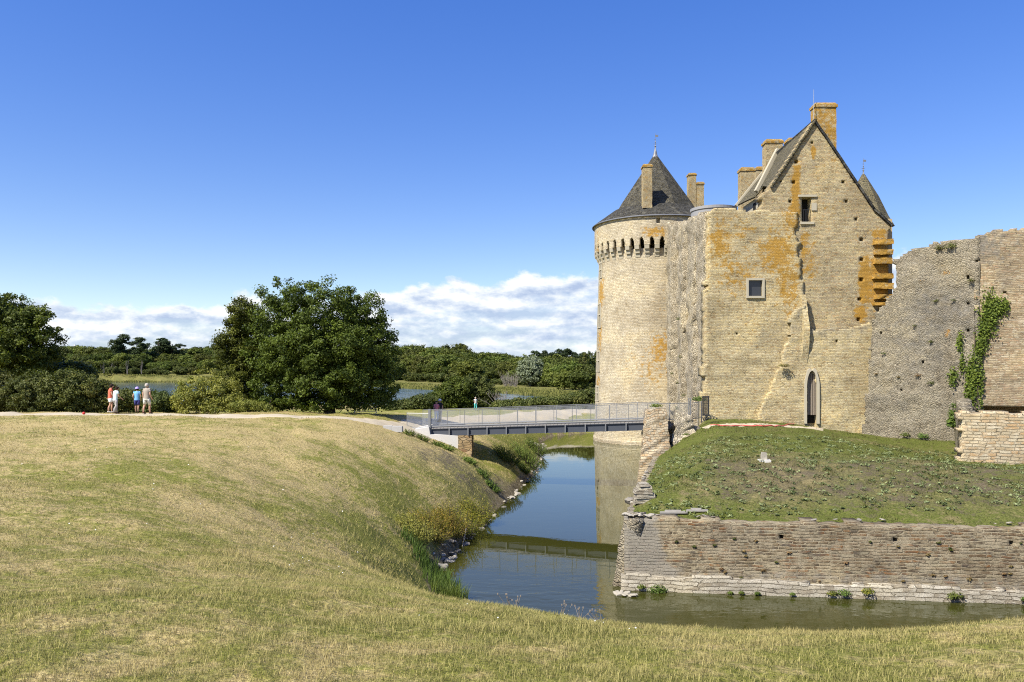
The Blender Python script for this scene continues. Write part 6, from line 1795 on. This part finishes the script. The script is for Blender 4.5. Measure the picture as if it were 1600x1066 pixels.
tag(link('weeds', mesh_np('weeds', V, Fc, False, None, {'tint': TT}), None, M['weed']), 'pale and green weed rosettes scattered over the bare mound slope', 'weeds', None, 'stuff')

# tiny daisies in the turf
x, y, r = scatter(420, 5, 34); k_ = (poly_sd(x, y, MOAT) > 1) & (path_d(x, y) > 1.5) & (fbm(x * .35, y * .35, 51, 2) > .5); x, y = x[k_], y[k_]
V, Fc, TT = leaves(np.stack([x, y, ground_z(x, y) + .035], 1), np.tile(np.array([0, -.3, 1.0]), (len(x), 1)), .006 + .0005 * np.hypot(x, y), rg, .9, None, .3)
tag(link('daisies', mesh_np('daisies', V, Fc, False, None, {'tint': TT}), None, WHITEPETAL), 'tiny white daisies sprinkled through the dry grass', 'flowers', None, 'stuff')

# shrublets on the masonry: each its own plant
def wallplant(lab, p, s, seed, mat='leaf_green', n=160, name='wall_plant', group=None, sq=(1, .6, .8)):
    r_ = np.random.default_rng(seed); o = np.array(p)
    d = r_.normal(size=(n, 3)); d /= np.linalg.norm(d, axis=1, keepdims=True); d[:, 2] = np.abs(d[:, 2]) * .9 + .05
    C = o + d * (r_.random(n) ** .5)[:, None] * s * np.array(sq)
    V, Fc, T = leaves(C, d + np.array([0, -.4, .4]), .05 * max(.6, s / .4), r_, .55, np.clip(r_.normal(.5, .22, n), 0, 1), .7)
    return tag(link(name, mesh_np(name, V, Fc, False, None, {'tint': T}), None, M[mat]), lab, 'plant', group)
def on_wall(pl, px, py, off=.2):
    u_, z_ = pl.pix(px, py); return pl(np.array(u_), np.array(z_), np.array(off))
for k, (lab, px, py, s, mt) in enumerate((('bushy green plant on the base stones, nearest the corner of the moat wall', 1026, 918, .36, 'leaf_green'), ('small sprig on the base stones left of the bushy green plant', 1001, 912, .18, 'leaf_green'),
        ('green plant on the base stones below the middle drain hole', 1311, 922, .27, 'leaf_green'), ('yellowish plant on the base stones just left of a green one', 1293, 922, .20, 'leaf_bank'), ('brownish yellow plant on the moat wall foot, right of two green ones', 1348, 920, .25, 'leaf_bank'),
        ('upright green plant at the right part of the moat wall foot', 1481, 927, .30, 'leaf_green'), ('tiny green sprig below the wall at the left third', 1137, 920, .11, 'leaf_green'), ('tiny green sprig at the wall foot between two others', 1154, 920, .11, 'leaf_green'),
        ('small yellow-green sprig on the base stones under the first drain', 1178, 921, .12, 'leaf_green'), ('little sprig at the wall foot left of the upright plant', 1232, 922, .10, 'leaf_green'), ('small plant at the wall foot near the right picture edge', 1588, 930, .16, 'leaf_green'))):
    wallplant(lab, on_wall(PM, px, py, .22), s, 900 + k, mt, int(110 + 300 * s))
rs = random.Random(31)
for k in range(30):
    px, py = rs.uniform(1050, 1598), rs.uniform(838, 905)
    wallplant('small dry brownish tuft growing out of the brown moat wall', on_wall(PM, px, py, .03), rs.uniform(.05, .12), 950 + k, rs.choice(['drytuft', 'drytuft', 'leaf_hedge']), 40, 'wall_tuft', 'dry tufts on the moat wall', (1, .4, .7))
for k, (px, py, s) in enumerate(((1430, 510, .2), (1463, 472, .3), (1382, 553, .25), (1436, 588, .32), (1456, 600, .3), (1405, 590, .2), (1370, 585, .2), (1490, 470, .2), (1455, 535, .2))):
    wallplant('dry moss tuft clinging to the face of the grey rampart', on_wall(PD, px, py, .06), s, 1010 + k, rs.choice(['leaf_hedge', 'drytuft']), 90, 'wall_tuft', 'tufts on the grey rampart', (1, .35, .6))
for k, (lab, px, py, s, mt) in enumerate((('leafy plant at the foot of the grey rampart, left one', 1415, 681, .34, 'leaf_green'), ('leafy plant at the foot of the grey rampart, right one', 1443, 684, .42, 'leaf_green'), ('brown grass cushion on top of the rampart, left one', 1470, 390, .36, 'leaf_hedge'), ('brown grass cushion on top of the rampart, right one', 1487, 388, .42, 'leaf_hedge'), ('small green tuft under the hole of the grey rampart', 1518, 440, .25, 'leaf_hedge'))):
    wallplant(lab, on_wall(PD, px, py, .15), s, 1030 + k, mt, 170)
for k, (lab, px, py, Y, s, mt) in enumerate((('green weeds crowning the tall stone pier', 1025, 636, 46.7, .45, 'leaf_green'), ('green weeds growing behind the metal gate', 1092, 626, 49.5, .55, 'leaf_green'), ('dry grass tuft on the ledge of the broken wall stub', 1225, 573, 49.6, .42, 'reed'), ('small green weed at the right foot of the stone pier', 1045, 707, 45.2, .25, 'leaf_green'), ('dark green weed in the cavity of the torn stump', 1072, 680, 45.9, .25, 'leaf_green'))):
    wallplant(lab, at(px, py, Y), s, 1050 + k, mt, 170, sq=(1, .5, .5))
for k, (px, py) in enumerate(((1058, 600), (1062, 560), (1060, 500), (1068, 620), (1057, 640), (1080, 612), (1050, 585))):
    wallplant('brown-green weed rooted in the joints of the ragged side wall', at(px, py, 56.0) * 1.0, .28, 1070 + k, 'leaf_hedge', 90, 'wall_tuft', 'weeds on the ragged side wall', (.6, .6, 1))
# ivy on the rampart joint: one climbing plant
r_ = np.random.default_rng(61); C = []; 
for px, py, rx, rz, n, pl in ((1546, 490, 16, 26, 700, PE), (1560, 480, 12, 12, 260, PE), (1536, 520, 10, 22, 420, PE), (1530, 545, 8, 16, 300, PE), (1521, 585, 12, 26, 800, PD), (1518, 615, 9, 22, 500, PD), (1500, 535, 6, 14, 90, PD), (1490, 590, 9, 14, 110, PD), (1570, 478, 8, 9, 120, PE), (1504, 565, 5, 16, 80, PD), (1532, 600, 6, 40, 150, PE)):
    for _ in range(int(n * 1.7)):
        a = r_.normal(size=2) * .55; u_, z_ = pl.pix(px + a[0] * rx * .78, py + a[1] * rz); C.append(pl(np.array(u_ ), np.array(z_), np.array(.03 + r_.random() ** 2 * .30)))
C = np.array(C); V, Fc, T = leaves(C, np.tile(np.array([-.2, -1, .5]), (len(C), 1)), .062, r_, .8, np.clip(r_.normal(.5, .25, len(C)), 0, 1), .5)
iv = thing('ivy', tuple(on_wall(PE, 1530, 640, .1)), 'green ivy climbing the vertical joint between grey and brown rampart', 'ivy')
link('foliage', mesh_np('foliage', V, Fc, False, None, {'tint': T}), iv, M['leaf_ivy'])
mb = MB()
for px0, px1 in ((1520, 1545), (1522, 1530), (1518, 1522)):
    mb.tube([on_wall(PE, px0 + 4, 640, .12), on_wall(PE, (px0 + px1) / 2 + 3, 560, .10), on_wall(PE, px1, 480, .08)], [.04, .03, .015], 5)
mb.build('stem', M['bark'], iv)
wallplant('tall dark green bush in the corner left of the low dry-stone wall', at(1491, 668, 43.8), 1.0, 1090, 'leaf_green', 420, 'corner_bush', None, (.38, .4, 1.5))
# ------------------------------------------------------------------ people
def cloth(name, col, rough=0.85):
    return plain(name, col, rough, 0, .08, 14.0, .1)
SK = plain('skin', (0.50, 0.29, 0.19), 0.55, 0, .06, 20.0)
HAIRD = cloth('dark_hair', (0.03, 0.02, 0.015)); HAIRG = cloth('grey_hair', (0.42, 0.38, 0.33))

def skin_mesh(name, verts, edges, radii, mat, root=0, sub=1):
    bm = bmesh.new(); lay = bm.verts.layers.skin.verify(); vs = []
    for p, r in zip(verts, radii):
        v = bm.verts.new(p); v[lay].radius = (r, r) if not hasattr(r, '__len__') else r; vs.append(v)
    bm.verts.ensure_lookup_table(); vs[root][lay].use_root = True
    for a, b in edges: bm.edges.new((vs[a], vs[b]))
    me = bpy.data.meshes.new(name); bm.to_mesh(me); bm.free()
    tmp = bpy.data.objects.new(name + '_tmp', me); COL.objects.link(tmp)
    sk = tmp.modifiers.new('skin', 'SKIN'); sk.use_smooth_shade = True
    sb = tmp.modifiers.new('sub', 'SUBSURF'); sb.levels = sub; sb.render_levels = sub
    dg = bpy.context.evaluated_depsgraph_get(); out = bpy.data.meshes.new_from_object(tmp.evaluated_get(dg))
    bpy.data.objects.remove(tmp, do_unlink=True); bpy.data.meshes.remove(me)
    out.name = name
    out.polygons.foreach_set('use_smooth', [True] * len(out.polygons))
    out.materials.clear(); out.materials.append(mat)
    return out

def loft(mb, rings, seg=16):
    """rings: (centre, rx, ry)"""
    o = len(mb.v)
    for c, rx, ry in rings:
        for k in range(seg):
            a = 2 * math.pi * k / seg; mb.v.append((c[0] + rx * math.cos(a), c[1] + ry * math.sin(a), c[2]))
    for i in range(len(rings) - 1):
        for k in range(seg):
            k2 = (k + 1) % seg; mb.f.append((o + i * seg + k, o + i * seg + k2, o + (i + 1) * seg + k2, o + (i + 1) * seg + k))

def person(lab, x, y, z, H, face, legs, arms, top, bottom, bottom_len, shoe, hair, hat=None, lean=0.0, w=1.0, head_dn=0.0, pack=None, sleeve=0.5):
    """stands on (x,y,z), looking along 'face' (degrees clockwise from +Y). legs: [(fwd of the foot, knee fwd, lift)] left, right; arms: [(elbow fwd, wrist fwd, wrist in)]"""
    k = H / 1.75
    root = thing('person', (x, y, z), lab, 'person')
    rot = Matrix.Rotation(-R(face), 3, 'Z')
    def T(p):
        q = rot @ Vector(p); return Vector((x + q.x * k, y + q.y * k, z + q.z * k))
    ln = lean
    V = [(0, 0, .95), (0, ln * .4, 1.14), (0, ln * .8, 1.33), (0, ln, 1.47), (0, ln + .02 + head_dn * .3, 1.55), (0, ln + .03 + head_dn * .7, 1.63), (0, ln + .02 + head_dn, 1.70)]
    rad = [.125, .115, .125, .06, .062, .098, .075]
    E = [(0, 1), (1, 2), (2, 3), (3, 4), (4, 5), (5, 6)]
    V.append((0, ln + .145 + head_dn * .6, 1.61)); rad.append(.016); E.append((5, 7))          # nose
    for s in (-1, 1):
        i = len(V); V.append((s * .095, ln + .01 + head_dn * .6, 1.62)); rad.append(.02); E.append((5, i))   # ear
    J = {}
    for s, (ff, kf, lift), (ef, wf, wi) in zip((-1, 1), legs, arms):
        h_ = (s * .095 * w, 0, .90); kn = (s * .10 * w, kf, .50 + lift * .5); an = (s * .095, ff, .085 + lift); to = (s * .11, ff + .16, .035 + lift * .3)
        i = len(V); V += [h_, kn, (s * .10, ff * .6 + kf * .4 - .03, .30 + lift), an, to]; rad += [.095 * w, .062, .058, .040, .036]; E += [(0, i), (i, i + 1), (i + 1, i + 2), (i + 2, i + 3), (i + 3, i + 4)]
        sh = (s * .175 * w, ln * .9, 1.42); el = (s * (.235 * w), ln * .9 + ef, 1.14); wr = (s * (.245 * w - wi), ln * .9 + wf, .91 + .25 * max(0, wf)); 
        d = (Vector(wr) - Vector(el)).normalized(); pm = Vector(wr) + d * .06; side = Vector((s, 0, 0))
        j = len(V); V += [sh, el, wr, tuple(pm)]; rad += [.058, .042, .028, .030]; E += [(2, j), (j, j + 1), (j + 1, j + 2), (j + 2, j + 3)]
        fwd = Vector((0, 1, 0)) - d * d.y
        if fwd.length > .01: fwd.normalize()
        for q in range(4):                                                                              # four fingers, slightly curled
            t0 = pm + fwd * (.027 - .018 * q) + d * .025; ln_ = (.062, .070, .066, .052)[q]
            b = len(V); V += [tuple(t0 + d * ln_ * .5), tuple(t0 + d * ln_ - side * .012)]; rad += [.0095, .008]; E += [(j + 3, b), (b, b + 1)]
        b = len(V); V += [tuple(Vector(wr) + d * .035 + fwd * .036), tuple(Vector(wr) + d * .075 + fwd * .05)]; rad += [.011, .009]; E += [(j + 2, b), (b, b + 1)]   # thumb
        J[s] = (Vector(h_), Vector(kn), Vector(V[i + 2]), Vector(an), Vector(to), Vector(sh), Vector(el), Vector(wr))
    link('body', skin_mesh('body', [T(p) for p in V], E, [r * k for r in rad], SK, 0, 1), root)
    # shirt
    mb = MB()
    loft(mb, [(Vector((0, ln * (zz - .95) * 1.9, zz)), a * w, b_ * w) for zz, a, b_ in ((.88, .172, .125), (.90, .176, .128), (1.02, .166, .120), (1.15, .168, .125), (1.28, .188, .138), (1.38, .196, .128), (1.44, .165, .105), (1.48, .095, .085), (1.50, .078, .075))])
    for s in (-1, 1):
        sh, el = J[s][5], J[s][6]; e2_ = sh + (el - sh) * sleeve
        mb.tube([sh + Vector((-s * .05, 0, .0)), sh + Vector((s * .005, 0, -.01)), (sh + e2_) / 2, e2_], [.075, .074, .068, .066], 12)
    mb.v = [tuple(T(p)) for p in mb.v]; mb.build('shirt', top, root, True)
    mb = MB()
    loft(mb, [(Vector((0, 0, zz)), a * w, b_ * w) for zz, a, b_ in ((.80, .165, .118), (.86, .178, .13), (.92, .174, .128), (.98, .160, .12))])
    for s in (-1, 1):
        h_, kn, mid, an = J[s][:4]
        if bottom_len < 1: pts = [h_ + Vector((0, 0, -.02)), h_ + (kn - h_) * .5, h_ + (kn - h_) * bottom_len]; rr_ = [.102 * w, .098, .092]
        elif bottom_len < 1.6: pts = [h_, h_ + (kn - h_) * .5, kn, mid, mid + (an - mid) * (bottom_len - 1)]; rr_ = [.10 * w, .092, .082, .075, .07]
        else: pts = [h_, h_ + (kn - h_) * .5, kn, mid, an + Vector((0, 0, -.02))]; rr_ = [.10 * w, .092, .08, .074, .07]
        mb.tube(pts, rr_, 12)
    mb.v = [tuple(T(p)) for p in mb.v]; mb.build('trousers' if bottom_len >= 1 else 'shorts', bottom, root, True)
    for s in (-1, 1):
        an, to = J[s][3], J[s][4]; mb = MB()
        mb.tube([an + Vector((0, -.06, -.04)), an + Vector((0, .02, -.02)), to + Vector((0, -.03, .005)), to + Vector((0, .05, -.005))], [.035, .05, .045, .03], 10)
        mb.v = [tuple(T(p)) for p in mb.v]; mb.build('shoe', shoe, root, True)
    hc = Vector((0, ln + .015 + head_dn * .75, 1.655))
    if hair is not None:
        mb = MB(); mb.lathe((0, 0, 0), [(.088, -.09), (.106, -.04), (.112, .01), (.104, .055), (.078, .092), (.03, .112)], 14)
        mb.v = [tuple(T(Vector(p) + hc + Vector((0, -.022 - (.02 if p[2] < -.02 else 0), 0)))) for p in mb.v]; mb.build('hair', hair, root, True)
    if hat is not None:
        mb = MB(); mb.lathe((0, 0, 0), [(.16, -.004), (.125, .012), (.118, .03), (.116, .06), (.10, .10), (.06, .125), (.01, .132)], 16)
        mb.v = [tuple(T(Vector(p) + hc + Vector((0, -.01, .01)))) for p in mb.v]; mb.build('hat', hat, root, True)
    if pack is not None:
        mb = MB(); loft(mb, [(Vector((0, -.20, zz)), a, b_) for zz, a, b_ in ((1.0, .09, .05), (1.04, .13, .08), (1.3, .13, .085), (1.40, .09, .06))]); mb.v = [tuple(T(p)) for p in mb.v]; mb.build('backpack', pack, root, True)
    return root

def ground_at(px, py, guess, zf=gz):
    """walk along the sight line of a photo pixel until it meets the ground"""
    Y = guess
    for _ in range(40):
        p = at(px, py, Y); Y += .4 * ((CZ - zf(p.x, Y)) * F / (py - HY) - Y)
    p = at(px, py, Y); return p.x, Y, zf(p.x, Y) + .04
WH = cloth('white_cotton', (0.74, 0.74, 0.72)); MINT = cloth('pale_mint_cotton', (0.62, 0.78, 0.74)); CORAL = cloth('coral_cotton', (0.72, 0.16, 0.10)); BLUE = cloth('blue_white_print', (0.20, 0.46, 0.72))
NAVY = cloth('navy_cotton', (0.06, 0.06, 0.20)); TAUPE = cloth('taupe_cotton', (0.36, 0.31, 0.25)); CREAM = cloth('cream_cotton', (0.62, 0.60, 0.50)); GREYP = cloth('grey_print', (0.38, 0.36, 0.33))
VIOLET = cloth('white_violet_cap', (0.45, 0.36, 0.70)); BROWNS = cloth('brown_leather', (0.10, 0.05, 0.03)); PALE = cloth('pale_canvas', (0.5, 0.47, 0.42)); TEAL = cloth('teal_cotton', (0.12, 0.50, 0.48)); BLACK = cloth('black_cotton', (0.03, 0.03, 0.035))
g = ground_at(172, 646.5, 44); yy = g[1]
person('woman in a coral red shirt and white shorts, leftmost of the four walkers', *g, 45 * yy / F, 55, [(.12, .14, .0), (-.10, .0, .03)], [(-.05, .10, .04), (.02, .18, .06)], CORAL, WH, .62, PALE, HAIRD, lean=.04, head_dn=.06, sleeve=.35)
g = ground_at(180, 647.5, 43.6)
person('woman in a pale mint shirt and patterned grey trousers beside the red shirt', *g, 42 * g[1] / F, 30, [(.16, .16, .0), (-.12, .02, .03)], [(-.04, .08, .03), (.03, .24, .0)], MINT, GREYP, 2, BROWNS, HAIRD, lean=.06, head_dn=.08, sleeve=.5, w=1.05)
g = ground_at(214, 646.5, 44)
person('woman in a white and violet hat, blue shirt and navy shorts', *g, 40 * g[1] / F, -12, [(.10, .10, .0), (-.10, .0, .03)], [(-.12, .10, .02), (-.05, .04, .02)], BLUE, NAVY, .9, BROWNS, HAIRD, hat=VIOLET, lean=.03, head_dn=.05, sleeve=.4)
g = ground_at(229, 648, 43.6)
person('grey-haired man in a taupe shirt and cream shorts, rightmost of the walkers', *g, 47.5 * g[1] / F, 15, [(-.14, -.02, .02), (.16, .14, .0)], [(-.03, .02, .0), (-.05, .06, .0)], TAUPE, CREAM, .88, BROWNS, HAIRG, lean=.03, sleeve=.55, w=1.1)
g = ground_at(743, 641.5, 95)
person('distant woman in a white top and teal trousers walking beyond the bridge', *g, 20.5 * g[1] / F, 150, [(.12, .10, .0), (-.10, .0, .03)], [(-.03, .05, .0), (.06, .2, .05)], WH, TEAL, 2, PALE, HAIRG, sleeve=.5)
g = ground_at(682, 660, 62)
person('person in a pink top standing behind the railing at the left bridge end', g[0], g[1], g[2], 1.55, 160, [(.05, .05, 0), (-.05, .0, 0)], [(-.03, .1, .04), (.02, .1, .04)], cloth('pink_cotton', (0.62, 0.20, 0.22)), WH, 2, BROWNS, HAIRD)
g = ground_at(687.5, 660, 61.5)
person('person in dark clothes and a white hat standing behind the railing beside the pink top', g[0], g[1], g[2], 1.68, -150, [(.06, .06, 0), (-.06, .0, 0)], [(-.03, .06, .0), (.02, .12, .04)], BLACK, BLACK, 2, BROWNS, HAIRD, hat=WH)
